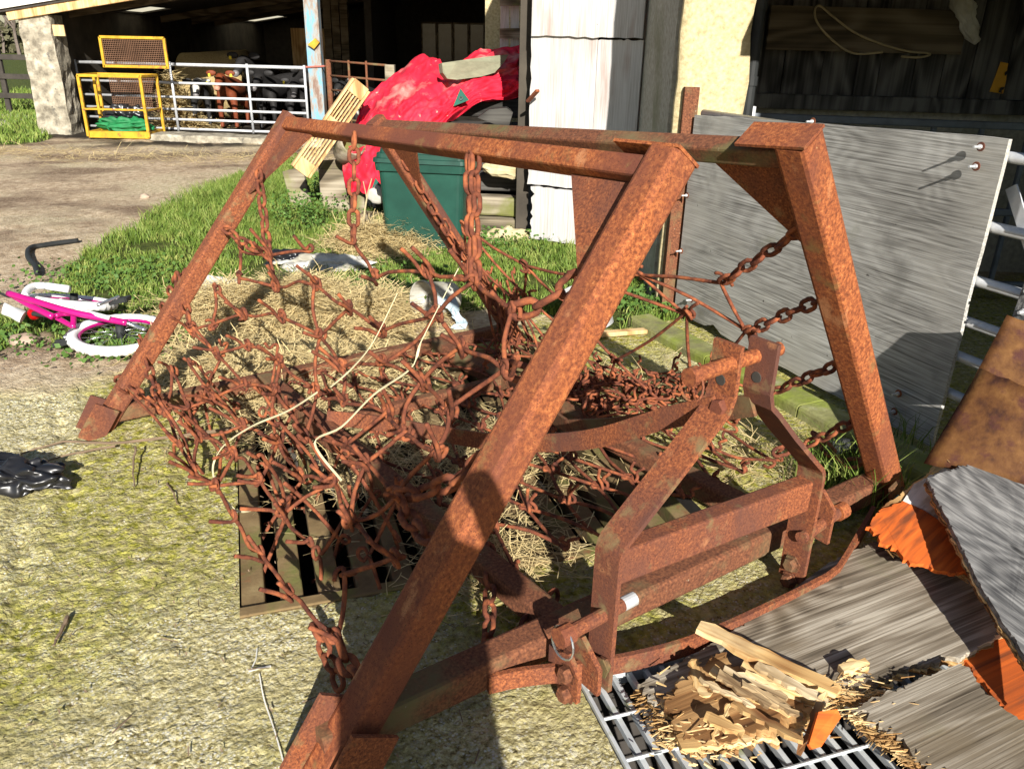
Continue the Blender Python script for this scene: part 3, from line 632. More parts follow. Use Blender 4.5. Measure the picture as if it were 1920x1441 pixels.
# --- tine links
def eye(c, e1, e2, r, a0, a1, n=9): return arc(c, r, a0, a1, e1, e2, n)
def tine_link(p, a, b, nrm, tl=.085, r=.0064, flipa=1, name='tine_link'):
    """one bent rod: tine - corner a - eye at p - corner b - tine"""
    p, a, b = V(p), V(a), V(b); nrm = V(nrm).normalized()
    up = (p-(a+b)*.5).normalized(); sd = (b-a).normalized()
    def foot(c, o):
        d = (c-p).normalized(); j = V((random.uniform(-.3,.3),random.uniform(-.3,.3),random.uniform(-.15,.35)))
        out = (nrm + j + d*.25).normalized(); c2 = c + d*.012
        return [c2 + nrm*.006, c2 + d*.018 + out*.012, c2 + d*.012 + out*.030, c2 + out*(tl*.62) - d*.010, c2 + out*tl*random.uniform(.95,1.25) + d*.004]
    fa = foot(a, b); fb = foot(b, a)
    er = .020
    ec = p + up*.010 + nrm*.004
    loop = [ec - sd*er*.4 - up*er*.9, ec - sd*er, ec - sd*er*.5 + up*er*.9, ec + sd*er*.5 + up*er*.9, ec + sd*er, ec + sd*er*.4 - up*er*.9]
    mid1 = lerp(a, p, .5) + V((random.gauss(0,.006),random.gauss(0,.006),random.gauss(0,.008))); mid2 = lerp(b, p, .5) + V((random.gauss(0,.006),random.gauss(0,.006),random.gauss(0,.008)))
    path = smoothpath(fa[::-1] + [mid1] + loop + [mid2] + fb, 3)
    mb = MB(); mb.tube(path, r, 6, jit=.09); return mb.build(name, m_chain, harrow, smooth=True, recalc=False)
def rod(a, b, r=.0064, hook=.018, bend=.012):
    a, b = V(a), V(b); d = (b-a).normalized(); s = d.orthogonal().normalized(); s = (Matrix.Rotation(random.uniform(0,6.28),3,d) @ s)
    pa = [a + d*.02 + s*hook*1.8, a - d*.004 + s*hook*1.7, a - d*.016 + s*hook*.8, a - d*.004]
    pb = [b + d*.004, b + d*.016 + s*hook*.8, b + d*.004 + s*hook*1.7, b - d*.02 + s*hook*1.8]
    m = lerp(a,b,.5) + s*random.uniform(-bend,bend)
    mb = MB(); mb.tube(smoothpath(pa+[m]+pb,3), r, 6, jit=.09); mb.build('net_rod', m_chain, harrow, smooth=True, recalc=False)

def interp(xs, t):
    for (x0,y0),(x1,y1) in zip(xs, xs[1:]):
        if t <= x1: return lerp(y0,y1,(t-x0)/(x1-x0))
    return xs[-1][1]
# left wing net: hangs inside the left wing, sagging under its own weight
ROWS, COLS = 8, 8
TOPT = [(0,.60),(.2,.66),(.38,.745),(.55,.68),(.74,.80),(.86,.72),(1,.71)]
BOTT = [(0,.17),(.25,.10),(.5,.13),(.8,.11),(1,.12)]
FRS = [(0,.90),(.3,.92),(.6,.93),(1,.86)]; FFS = [(0,.07),(.4,.10),(.7,.085),(1,.13)]
def left_node(i, j):
    w_ = i/(ROWS-1); u_ = (j + (.5 if i % 2 else 0))/(COLS-.5)
    u_ = min(1, u_); s = lerp(interp(FRS,w_), interp(FFS,w_), u_); t = lerp(interp(TOPT,u_), interp(BOTT,u_), w_)
    p = wplane(LA0,LA1,LB0,LB1,s,t); e = math.sin(math.pi*min(1,max(0,u_)))*math.sin(math.pi*min(1,w_*.9+.1))
    p = p + V((.07,0,-.135))*e - nl*.03
    rr = noise.noise(V((i*1.7,j*1.3,.5)))
    return p + V((noise.noise(V((i*2.1,j*3.3,1.3)))*.035, rr*.05, noise.noise(V((i*1.9,j*2.7,4.4)))*.04))
NODE = [[left_node(i,j) for j in range(COLS)] for i in range(ROWS)]
def row_link(p, q, nrm, r=.0064, tl=.085):
    """a bent rod: tine - crook - eye at p - long arm - hook round the next link at q"""
    p, q = V(p), V(q); nrm = V(nrm).normalized(); d = (q-p).normalized(); up = (V((0,0,1)) - d*d.z).normalized()
    out = (nrm + V((random.uniform(-.45,.45),random.uniform(-.45,.45),random.uniform(-.3,.5)))).normalized()
    t0 = p - d*.03 + out*.01
    path = [t0 + out*tl*random.uniform(1.0,1.45), t0 + out*tl*.45, t0 + out*.012 - up*.006, p - d*.012 - up*.022, p + d*.012 - up*.020, p + d*.018 + up*.010, p + d*.002 + up*.020, p - d*.014 + up*.008, p + d*.02 - up*.004]
    L_ = (q-p).length; path += [lerp(p,q,.35) + V((random.gauss(0,.005),random.gauss(0,.005),random.gauss(0,.007))), lerp(p,q,.75) + V((0,0,random.gauss(0,.006)))]
    path += [q - d*.01, q + d*.012 + up*.012, q + up*.026, q - d*.018 + up*.016]
    if random.random() < .6:
        o2 = (nrm + V((random.uniform(-.5,.5),random.uniform(-.5,.5),random.uniform(-.4,.4)))).normalized(); path += [q - d*.024 + o2*.02, q - d*.02 + o2*tl]
    mb = MB(); mb.tube(smoothpath(path,3), r, 6, jit=.09); mb.build('tine_link', m_chain, harrow, smooth=True, recalc=False)
for i in range(ROWS):
    for j in range(COLS-1):
        if (i, j) in ((0,2),(3,0),(6,6)): continue
        a, b = (NODE[i][j], NODE[i][j+1]) if random.random() < .6 else (NODE[i][j+1], NODE[i][j])
        row_link(a, b, nl + V((0,-.2,.1)))
for i in range(ROWS-1):
    for j in range(COLS):
        k = min(COLS-1, max(0, j + random.choice((0,0,0,-1 if i % 2 == 0 else 1))))
        if random.random() < .7: rod(NODE[i][j], NODE[i+1][k], hook=.013, bend=.02)
# chains holding the left net
tb = -.045
def nearest(px, py, nodes):
    t = LP(px,py); return min((n for r_ in nodes for n in r_), key=lambda q: (q-t).length)
for (x,y),(x2,y2) in (((664,250),(640,408)),((880,285),(846,446)),((890,285),(908,420))):
    chain([LP(x,y,0)-nl*.0, nearest(x2,y2,NODE)], sag=.0)
for (x,y),(x2,y2) in (((484,318),(500,432)),((420,425),(452,478)),((330,512),(300,640)),((262,640),(300,730)),((228,705),(290,745))):
    chain([LP(x,y), nearest(x2,y2,NODE)], sag=.015)
for (x,y),(x2,y2) in (((1120,470),(985,560)),((1010,668),(890,715)),((905,850),(720,890)),((800,1010),(700,980)),((660,1270),(596,1175))):
    chain([LP(x,y)-nl*.02, nearest(x2,y2,NODE)], LKB, .068, sag=.03)
# loops of chain wrapped round the legs
for q in ((330,520),(318,545),(305,575),(222,708)):
    c = LP(*q, .055); chain([c+V((0,-.05,.03)), c+V((.0,.02,-.03))])
c0 = LP(350,505,.05); c1 = LP(285,650,.05); chain([c0, lerp(c0,c1,.5)-nl*.01, c1])
# chains hanging to the ground between the front beam and the mats
for a, b, s in (((1045,1110),(905,1250),.0),((590,1170),(640,1290),.0),((1170,1060),(1190,1130),0),((1275,1035),(1320,1085),0),((1375,985),(1420,1040),0)):
    p, q = hl(gp(*a,.07)), hl(gp(*b,.05)); chain([p,q], sag=.0)
pA = hl(gp(920,1020,.10)); pB = hl(gp(915,1260,.06)); chain([pA, pB])
# right wing net
def right_node(i, j):
    s = [.20,.34,.50,.66,.82][j] + (.07 if i % 2 else 0); t = [.63,.48,.30,.14][i] - (.05 if j % 2 else 0) - .05*math.sin(j)
    p = wplane(RA0,RA1,RB0,RB1,s,t) + V((-.06,0,-.05))*math.sin(math.pi*(j+1)/6) + nr*-.03
    return p + V((noise.noise(V((i*2.1,j*3.3,11)))*.05, noise.noise(V((i*1.7,j*1.3,12)))*.08, noise.noise(V((i*1.9,j*2.7,14)))*.06))
RN = [[right_node(i,j) for j in range(5)] for i in range(4)]
RN[0][0] = RP(1352,530,-.02); RN[1][0] = RP(1400,622,-.02); RN[2][0] = RP(1432,742,-.02); RN[0][1] = RP(1200,515,-.02); RN[1][1] = RP(1285,590,-.03)
for i in range(3):
    for j in range(5):
        p = RN[i][j]
        if i % 2 == 0: a, b = (RN[i+1][j-1] if j > 0 else None), RN[i+1][j]
        else: a, b = RN[i+1][j], (RN[i+1][j+1] if j < 4 else None)
        if a and b: tine_link(p, a, b, V((-.5,-.5,.6)))
        elif a or b: rod(p, a or b)
for j in range(4): rod(RN[0][j], RN[0][j+1])
for (x,y),(x2,y2) in (((1508,428),(1352,530)),((1552,556),(1400,622)),((1590,675),(1432,742))):
    chain([RP(x,y), RP(x2,y2,-.02)], sag=.0, pitch=.064)
chain([RP(1612,785), RP(1520,830,-.05), hl(gp(1450,850,.14))], pitch=.064); chain([RP(1645,868), RP(1575,868,-.02), hl(gp(1525,810,.16))], pitch=.064)
chain([wplane(RA0,RA1,RB0,RB1,.98,.86), wplane(RA0,RA1,RB0,RB1,.95,.30)-nr*.05], sag=.02)
chain([wplane(RA0,RA1,RB0,RB1,.98,.60), wplane(RA0,RA1,RB0,RB1,.90,.15)-nr*.10], sag=.03)
# centre section: tine mat lying over the ground frame, heaped up towards the right wing
CR, CC = 9, 9
def cnode(i, j):
    x = lerp(-.30,.98,(j+(.5 if i%2 else 0))/(CC-.5)); y = lerp(1.0,-.75,i/(CR-1))
    z = .075 + .05*math.exp(-((x-.75)/.35)**2-((y-.25)/.4)**2) + .03*noise.noise(V((i*2.3,j*1.9,3)))
    return V((x + .05*noise.noise(V((i*1.3,j*2.9,5))), y + .07*noise.noise(V((i*1.9,j*1.1,6))), max(.05,z)))
CN = [[cnode(i,j) for j in range(CC)] for i in range(CR)]
for i in range(CR-1):
    for j in range(CC):
        p = CN[i][j]
        if i % 2 == 0: a, b = (CN[i+1][j-1] if j > 0 else None), CN[i+1][j]
        else: a, b = CN[i+1][j], (CN[i+1][j+1] if j < CC-1 else None)
        if a and b: tine_link(p, a, b, V((random.uniform(-.4,.4),random.uniform(-.5,.2),1)), tl=.07)
        elif a or b: rod(p, a or b)
for _ in range(44):                                      # the folded heap
    c = hl(gp(random.gauss(1165,75), random.gauss(735,26), random.uniform(.06,.15))); t = random.uniform(0,6.28); d = V((math.cos(t),math.sin(t),random.uniform(-.25,.25)))*.085; e = V((-d.y,d.x,0))*.9
    tine_link(c, c+d-e, c+d+e, (random.uniform(-.7,.7),random.uniform(-.7,.7),.8), tl=.06)
for _ in range(10):
    c = hl(gp(random.gauss(960,40), random.gauss(640,22), random.uniform(.06,.2))); t = random.uniform(0,6.28); d = V((math.cos(t),math.sin(t),random.uniform(-.5,.5)))*.085; e = V((-d.y,d.x,.3))*.8
    tine_link(c, c+d-e, c+d+e, (random.uniform(-.7,.7),random.uniform(-.7,.7),.8), tl=.06)
# lower left skirt of the left net trailing on the concrete
for (x,y) in ((380,745),(440,760),(560,840),(500,770),(610,900),(700,930),(640,850),(740,1000),(600,1040),(690,1040),(360,860),(300,745),(350,790),(330,830),(420,850),(500,880),(460,800),(540,940),(570,900),(640,1010),(660,960),(520,1010)):
    c = hl(gp(x,y,random.uniform(.06,.13))); t = random.uniform(0,6.28); d = V((math.cos(t),math.sin(t),random.uniform(-.3,.3)))*.09; e = V((-d.y,d.x,.25))*.8
    tine_link(c, c+d-e, c+d+e, (-.7,-.4,.5), tl=.075)

# ================================================================== RIGHT HAND BUILDING
def bx(mb, x0,y0,z0,x1,y1,z1): mb.box((x0,y0,z0),(x1,y1,z1))
fb = thing('farm_building', 'cream rendered farm building with grey concrete pier and whitewashed boards', 'building', (1.1,5.6,0))
OFF = -V((1.1,5.6,0))
def fpart(name, mb, m, parent=fb, smooth=False, label=None):
    o = mb.build(name, m, parent, smooth, label)
    if parent is fb: o.location = OFF
    return o
mb = MB(); bx(mb, .895,5.02,0, 1.30,6.35,3.0); fpart('concrete_pier', mb, m_conc)
mb = MB(); rows = []
for i in range(25):
    z = lerp(0,3.0,i/24); rows.append([V((lerp(.905+.012*N3((z*4,0,1)), 1.302 + .018*N3((z*3.3,5,1)), j/6), 4.955 + .006*N3((j,z*5,2)), z)) for j in range(7)])
mb.grid(rows); cr = fpart('render_coat', mb, m_cream, smooth=True); solid(cr, .06, -1); 
mb = MB(); bx(mb, 1.30,5.0,1.98, 5.2,5.2,3.0); fpart('lintel', mb, m_conc)
mb = MB(); bx(mb, 1.42,3.85,2.02, 5.4,6.4,2.10); fpart('added_shade_roof', mb, m_dwood)  # added above the view to keep the sun off the doorway planks
mb = MB(); bx(mb, 4.6,4.95,0, 5.2,6.2,3.0); fpart('far_jamb', mb, m_conc)
mb = MB(); bx(mb, 1.30,6.05,0, 4.6,6.35,1.16); fpart('plinth', mb, m_conc)
mb = MB(); bx(mb, 1.30,6.38,0, 4.6,6.5,3.0); fpart('inner_wall', mb, m_dark2)
# whitewashed boarding set back beside the pier
w0, w1 = V((.10,6.62,0)), V((.885,6.20,0)); wd_ = (w1-w0).normalized(); wn = V((wd_.y,-wd_.x,0))
def board(t0, t1, z0, z1, jag=0, off=0.0, thick=.016, tilt=0.0):
    pts = []; L = (w1-w0).length
    def P(a, z): return w0 + wd_*(a*L) + V((0,0,z)) + wn*(off + tilt*z)
    n = 14
    for i in range(n+1): pts.append(P(lerp(t0,t1,i/n), z0 + .012*N3((i*1.3,z0*7,1))))
    for i in range(1, n+1): pts.append(P(t1, lerp(z0,z1,i/n)))
    for i in range(1, n+1): pts.append(P(lerp(t1,t0,i/n), z1 + .012*N3((i*1.1,z1*5,2))))
    for i in range(1, n): pts.append(P(t0 + (jag*abs(N3((i*2.7,z0,3)))), lerp(z1,z0,i/n)))
    mb = MB(); mb.prism(pts, thick); return fpart('board', mb, m_wboard)
board(.0,.995,1.60,3.0, .0, .03); board(-.015,.60,.50,1.62,.04,.006); board(.02,.60,.06,.485,.10,.002); board(.605,.995,.05,1.585,0,.004)
mb = MB(); c = w0-wn*.12
mb.prism([c-wn*.0, c+wd_*.9, c+wd_*.9+V((0,0,3)), c+V((0,0,3))], .15); fpart('wall', mb, m_dark2)
mb = MB(); mb.prism([V((-.38,9.5,0)),V((.6,9.5,0)),V((.6,9.5,3)),V((-.38,9.5,3))], .2); fpart('rear_wall', mb, m_cream)
mb = MB(); mb.prism([V((.1,6.8,0)),V((.3,9.5,0)),V((.3,9.5,3)),V((.1,6.8,3))], .1); fpart('side_wall', mb, m_dark2)
mb = MB(); mb.beam(at(990,190,6.55), at(1008,170,6.45), .035,.02); o = fpart('rusty_latch', mb, m_rustb)
# pallet leaning above the tarp
pl = thing('pallet', 'weathered pale pallet slats leaning beside the cream wall above the tarpaulin', 'pallet', (-.02,8.6,0))
for a, b in (((948,-20),(944,95)),((965,-20),(968,95)),((986,-20),(990,95))):
    mb = MB(); p, q = at(*a,8.6), at(*b,8.55); mb.beam(p, q-V((0,0,.5)), .085,.02,(0,-1,0),r=.1); o = mb.build('slat', m_wboard, pl); o.location = -V((-.02,8.6,0))
for yy in (63, 2):
    mb = MB(); mb.beam(at(937,yy,8.5), at(1003,yy-1,8.5), .02,.09,(0,0,1),r=.1); o = mb.build('cross_slat', m_timber, pl); o.location = -V((-.02,8.6,0))
# plank wall inside the shaded doorway
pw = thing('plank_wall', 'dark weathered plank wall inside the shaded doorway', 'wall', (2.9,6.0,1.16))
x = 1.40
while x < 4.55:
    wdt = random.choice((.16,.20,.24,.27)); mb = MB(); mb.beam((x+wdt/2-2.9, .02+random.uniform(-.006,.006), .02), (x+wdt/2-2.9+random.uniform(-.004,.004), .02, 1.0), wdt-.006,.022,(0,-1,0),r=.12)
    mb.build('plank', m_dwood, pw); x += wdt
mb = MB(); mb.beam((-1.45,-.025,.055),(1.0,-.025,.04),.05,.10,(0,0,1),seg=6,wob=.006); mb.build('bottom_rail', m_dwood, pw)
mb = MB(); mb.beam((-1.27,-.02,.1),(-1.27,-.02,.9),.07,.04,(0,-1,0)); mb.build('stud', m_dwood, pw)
mb = MB(); mb.beam(at(1440,52,5.86), at(1808,62,5.86), .035,.27,(0,0,1),r=.08); mb.build('wide_board', m_dwood2, label='wide brown board fixed across the dark plank wall', cat='board')
rp = [(1655,98),(1600,100),(1560,75),(1532,42),(1528,18),(1538,12),(1560,30),(1600,60),(1650,82),(1700,96),(1738,100),(1742,104),(1720,108),(1690,106)]
mb = MB(); mb.tube(smoothpath([at(x,y,5.825) for x,y in rp],6), .0075, 7); mb.build('rope', m_rope, smooth=True, label='pale rope loop hanging over the wide brown board', cat='rope')
mb = MB(); rings = []
for i in range(40):
    t = i/39; c = at(lerp(1785,1826,t**.8) + 10*N3((t*4,1.5,0)), lerp(-60,84,t), 5.80); rad = .105*(1-.45*t)*(1+.35*N3((t*5,.3,7))) * (1 if i < 37 else (.75,.45,.1)[i-37])
    rings.append([c + V((math.cos(a)*rad, math.sin(a)*rad*.6, 0))*(1 - .55*abs(N3((math.cos(a)*1.6+5, math.sin(a)*1.6, t*5))) + .15*N3((math.cos(a)*4, math.sin(a)*4, t*11))) for a in [2*math.pi*k/40 for k in range(41)]])
mb.grid(rings); mb.build('plastic_sack', m_offw, smooth=True, label='crumpled white plastic sack hung on the dark plank wall', cat='sack')
sg = thing('yellow_plate', 'broken piece of yellow plate with black print on the plank wall', 'plate', at(1870,145,5.93))
so_ = -at(1870,145,5.93)
mb = MB(); mb.prism([at(*q,5.93) for q in ((1855,172),(1876,116),(1890,119),(1888,128),(1886,150),(1880,176))], .004); o = mb.build('plate', m_sign, sg); o.location = so_
mb = MB(); mb.prism([at(*q,5.92) for q in ((1872,173),(1876,164),(1883,163),(1881,169),(1878,169),(1878,175))], .003); mb.prism([at(*q,5.92) for q in ((1884,136),(1888,133),(1887,140),(1884,143))], .003); o = mb.build('print', m_ink, sg); o.location = so_
mb = MB(); mb.tube([(1.345,4.98,0),(1.345,4.98,2.0)], .035, 12)
for z in (.7,1.35,1.75): mb.tube([(1.345,4.98,z),(1.345,4.98,z+.05)], .042, 12)
mb.build('downpipe', m_rubber, smooth=False, label='black downpipe at the corner of the cream wall', cat='pipe')
# steel frame gate standing inside the doorway
sgt = thing('frame_gate', 'galvanised framed gate with shade in its colour standing in the doorway behind the plywood', 'gate', (1.5,5.25,0))
m_galv_shade = plain('shade-toned galvanised', (.16,.18,.20), rough=.6, metal=.3)  # doorway shade put into the colour of the galvanised bars
def gb(a, b, w=.045): 
    mb = MB(); mb.beam(V(a)-V((1.5,5.25,0)), V(b)-V((1.5,5.25,0)), w, w, (0,-1,0)); return mb
gb((1.44,5.25,1.16),(3.6,5.25,1.13)).build('rail', m_galv_shade, sgt); gb((1.44,5.25,.62),(3.6,5.25,.60)).build('rail', m_galv_shade, sgt); gb((1.44,5.25,.12),(3.6,5.25,.12)).build('rail', m_galv_shade, sgt)
for xx in (2.05,2.6,2.9,3.2): gb((xx,5.25,.145),(xx,5.25,1.125),.03).build('upright', m_galv_shade, sgt)
gb((1.44,5.25,.1),(1.44,5.25,1.22),.06).build('gate_post', m_galv, sgt)
# rusty channel post on the pier
mb = MB(); b0 = V((.985,4.86,0)); mb.beam(b0, b0+V((0,0,1.34)), .085,.05,(0,-1,0),r=.08); mb.beam(b0+V((-.05,-.01,0)), b0+V((-.05,-.01,.95)), .02,.09,(0,-1,0),r=.1)
mb.build('steel_post', m_rustd, label='rusty steel post on the cream pier beside the plywood board', cat='post')

# --- grey plywood board bolted to a galvanised gate
PB0, PB1 = V((1.005,4.80,.0)), V((1.757,2.99,.0)); pd_ = (PB1-PB0).normalized(); pn = V((pd_.y,-pd_.x,0)); 
if pn.x > 0: pn = -pn
PA = math.atan2(pd_.y, pd_.x)
pbd = thing('plywood_board', 'large weathered grey plywood board bolted upright to a galvanised gate', 'board', PB0, PA)
pts = []; L = (PB1-PB0).length
def bl(t, z): return V((t*L, 0, z))
edge = []
for i in range(25): edge.append(bl(i/24, .035 + .006*N3((i*.9,0,2)) + (.035*math.exp(-((i-5)/.5)**2))))
for i in range(1,13): edge.append(bl(1 + .001*N3((0,i*.7,2)) - (.002 if 5 < i < 8 else 0), lerp(.035,1.27,i/12)))
for i in range(1,25): edge.append(bl(1-i/24, lerp(1.275,1.195,i/24) + .006*N3((i*1.7,3,1))))
for i in range(1,12): edge.append(bl(.002*N3((i,1,1)), lerp(1.195,.035,i/12)))
mb = MB(); mb.prism(edge, .018); o = mb.build('sheet', m_ply, pbd)
if True:
    pnl = Matrix.Rotation(-PA,3,'Z') @ pn
for t, z in ((.955,1.235),(.955,1.165),(.50,1.245),(.02,.42),(.02,.75),(.10,.16),(.90,.20),(.90,.115)):
    mb = MB(); c = bl(t,z) + pnl*(.020 if pnl.y < 0 else .002)
    mb.lathe([(0,.003),(.017,.003),(.017,0),(0,0)], c, 16, pnl); wsh = mb.build('washer', m_rust, pbd)
    mb = MB(); mb.tube([c, c+pnl*.038], .0045, 8); mb.lathe([(0,.012),(.009,.012),(.009,.003),(0,.003)], c, 6, pnl); mb.build('bolt', m_galv, pbd)
tg = thing('field_gate', 'galvanised tube gate carrying the grey plywood board', 'gate', PB0, PA)
for z in (1.205,.95,.74,.575,.43,.27):
    mb = MB(); mb.tube([(-.0,0,0)+V((0,0,z)) - pnl*.045 if False else V((.02,0,z)) - pnl*.045, V((L+1.3,0,z)) - pnl*.045], .021, 12); mb.build('tube', m_galv, tg, smooth=True)
for xx in (.05, L*.5): 
    mb = MB(); mb.tube([V((xx,0,.27))-pnl*.085, V((xx,0,1.205))-pnl*.085], .018, 10); mb.build('upright', m_galv, tg, smooth=True)
mb = MB(); mb.strip([V((L+.0,0,1.10))-pnl*.075, V((L+.55,0,.30))-pnl*.075], .045,.008,(.6,0,.8)); mb.build('diagonal_brace', m_galv, tg)
bt = thing('timber_batten', 'grey timber batten bolted upright over the gate tubes', 'batten', PB0, PA)
mb = MB(); mb.beam(V((L+.20,0,.10))-pnl*.0, V((L+.285,0,1.45))+pnl*.0, .075,.03, pnl, r=.1, seg=6, wob=.003); mb.build('timber', m_ply3, bt)
for z in (.78,.70):
    mb = MB(); c = V((L+.24,0,z))+pnl*.016; mb.tube([c,c+pnl*.03],.006,8); mb.lathe([(0,.012),(.012,.012),(.012,0),(0,0)],c,6,pnl); mb.build('bolt', m_galv, bt)
mb = MB(); bx(mb, 2.12,1.45,0, 6.5,2.0,3.3)  # added out of view, sized to keep sun off the space behind the gate
mb.build('added_shade_wall', m_conc, label='unseen concrete wall added to throw shade behind the plywood board', cat='wall')
# rusty sheet metal
m_sheet = mat('rusty sheet', [(.33,(.035,.012,.007)),(.48,(.10,.04,.012)),(.60,(.14,.062,.018)),(.75,(.21,.10,.032))], scale=14, rough=.7, bump=.5, bscale=40, bdist=.004, metal=.2, patches=[((.07,.022,.016),12,.52,.64),((.42,.38,.32),16,.70,.74,(2,2,.6))])
def sheet(name, pts, label, nb_=10):
    a, b, c, d = pts; mb = MB(); P = []
    for i in range(nb_+1):
        P.append([lerp(lerp(a,b,i/nb_), lerp(d,c,i/nb_), j/nb_) + V((-.03*math.sin(3.14*j/nb_)*1.2, 0, 0)) + V((.006,.004,.008))*N3((i*.8,j*.8,len(label))) for j in range(nb_+1)])
    mb.grid(P); o = mb.build(name, m_sheet, smooth=True, label=label, cat='metal sheet'); solid(o, .004); return o
sheet('bent_sheet', [at(1732,868,2.50), at(1838,690,2.62), at(2080,770,2.35), at(2040,930,2.25)], 'bent rusty metal sheet leaning behind the splintered plywood')
sheet('flat_sheet', [at(1812,735,2.70), at(1888,590,2.72), at(2080,640,2.60), at(2080,780,2.55)], 'flat brown metal sheet standing against the timber batten')

# --- broken plywood in the foreground
def jagged(pts, jag, sub=7, thick=.018, seed=0):
    out = []; k = len(pts)
    for i in range(k):
        a, b, jg = pts[i][0], pts[(i+1)%k][0], pts[i][1]
        n = max(1, int((b-a).length/.007)) if jg else 1; s = (b-a).normalized().cross(V((0,0,1)))
        for q in range(n):
            p = lerp(a,b,q/n)
            if q and jg: p = p + s*jg*(2.2*noise.noise(V((p.x*28+seed, p.y*28, 1))) + random.uniform(-.45,.45) + (1.6 if random.random() < .10 else 0)) 
            out.append(p)
    mb = MB(); mb.prism(out, thick); return mb
def flat(pts):
    n = len(pts); c = sum((p for p,_ in pts), V((0,0,0)))/n
    sxx = sum((p.x-c.x)**2 for p,_ in pts); syy = sum((p.y-c.y)**2 for p,_ in pts); sxy = sum((p.x-c.x)*(p.y-c.y) for p,_ in pts); sxz = sum((p.x-c.x)*(p.z-c.z) for p,_ in pts); syz = sum((p.y-c.y)*(p.z-c.z) for p,_ in pts)
    d = sxx*syy-sxy*sxy; a = (sxz*syy-syz*sxy)/d; b = (syz*sxx-sxz*sxy)/d
    return [(V((p.x,p.y,c.z+a*(p.x-c.x)+b*(p.y-c.y))), j) for p,j in pts]
def pz(l, zf): return flat([(gp(x,y,zf(x,y)), j) for x,y,j in l])
def ply(name, l, zf, m, label, group=None, thick=.016):
    pts = pz(l, zf); c = sum((p for p,_ in pts), V((0,0,0)))/len(pts); c.z = 0
    d = math.atan2(.45,.9); rz = Matrix.Rotation(d,3,'Z'); irz = rz.inverted()
    mb = jagged(pts, 0, thick=thick); n = V((0,0,1))
    mb.v = [irz @ (v-c) for v in mb.v]
    o = mb.build(name, m, label=label, cat='plywood', group=group); o.location = c; o.rotation_euler = (0,0,d)
    for k, mm in enumerate((m_fresh, m_rotten) if name != 'orange_board' else ()):
        sc = 1.0 + .010*(k+1); q = [(c + V(((p.x-c.x)*sc,(p.y-c.y)*sc,p.z)) - V((0,0,(thick*.45)*(k+1)+.001)), j*1.7) for p, j in pts]
        m2_ = jagged(q, 0, thick=thick*.42); m2_.v = [irz @ (v-c) for v in m2_.v]; m2_.build('inner_ply', mm, o)
    return o
ply('plywood_sheet', [(1195,1290,.004),(1300,1235,.003),(1420,1160,0),(1555,1060,.003),(1620,1030,.004),(1700,1000,.004),(1800,1050,.003),(1885,1190,.004),(1800,1240,.01),(1690,1262,.012),(1600,1300,.012),(1540,1335,.012),(1430,1375,.010),(1330,1405,.010),(1265,1395,.010),(1235,1340,.008)], lambda x,y: .035+.00003*(1441-y), m_ply2, 'broad grey broken plywood sheet lying flat against the harrow guard strap')
ply('plywood_scrap', [(1595,1335,.006),(1700,1290,.004),(1800,1252,.006),(1835,1290,.005),(1870,1330,.004),(1980,1400,0),(1990,1520,0),(1780,1500,.008),(1680,1390,.010)], lambda x,y: .075, m_ply2, 'pale grey broken plywood scrap with orange stains lying over the grating')
ply('orange_board', [(1790,1225,.005),(1870,1165,.004),(1990,1250,0),(1990,1420,0),(1880,1340,.005)], lambda x,y: .022, m_orange, 'dark orange painted board lying under the grey plywood pieces')
oc = thing('painted_plywood', 'splintered plywood piece painted orange and white beside the harrow leg', 'plywood', gp(1740,970,.1))
def cz(x,y): return .10 + .0004*(1080-y)
def ocp(name, l, m, th=.014, dz=0):
    mb = jagged(flat([(gp(x,y,cz(x,y)+dz),j) for x,y,j in l]),0,thick=th); rz = Matrix.Rotation(-.75,3,'Z'); c = gp(1740,970,.1)
    mb.v = [rz @ (v-c) for v in mb.v]; o = mb.build(name, m, oc); o.rotation_euler = (0,0,.75)
ocp('orange_face', [(1622,993,.004),(1650,960,.003),(1690,945,0),(1730,962,0),(1775,992,0),(1850,1040,.008),(1815,1082,.012),(1760,1076,.012),(1700,1055,.012),(1655,1025,.010)], m_orange)
ocp('white_face', [(1691,944,0),(1712,912,.002),(1775,880,.008),(1850,900,.002),(1880,1000,.002),(1852,1038,0),(1776,990,0),(1731,960,0)], m_whitew)
ocp('bare_ply', [(1648,958,.003),(1730,900,.004),(1772,853,.010),(1820,862,.012),(1860,895,.003),(1774,877,.004),(1710,912,0),(1688,944,0)], m_fresh, th=.012, dz=-.004)
ply('leaning_plywood', [(1735,905,.006),(1800,880,.016),(1858,858,.022),(1905,842,.012),(1995,825,0),(1998,1360,.003),(1920,1240,.002),(1840,1110,.002),(1790,1010,.003)], lambda x,y: .155+.00022*(1240-y), m_ply3, 'dark grey grained plywood sheet lying on top of the painted piece')
m_fresh2 = wood('greyed broken wood', ((.16,.10,.05),(.40,.29,.16),(.62,.50,.32)), 0, 3, 40, 90, .2, bump=.9, bdist=.005)
GS = 'pale splinters on the broken plywood'
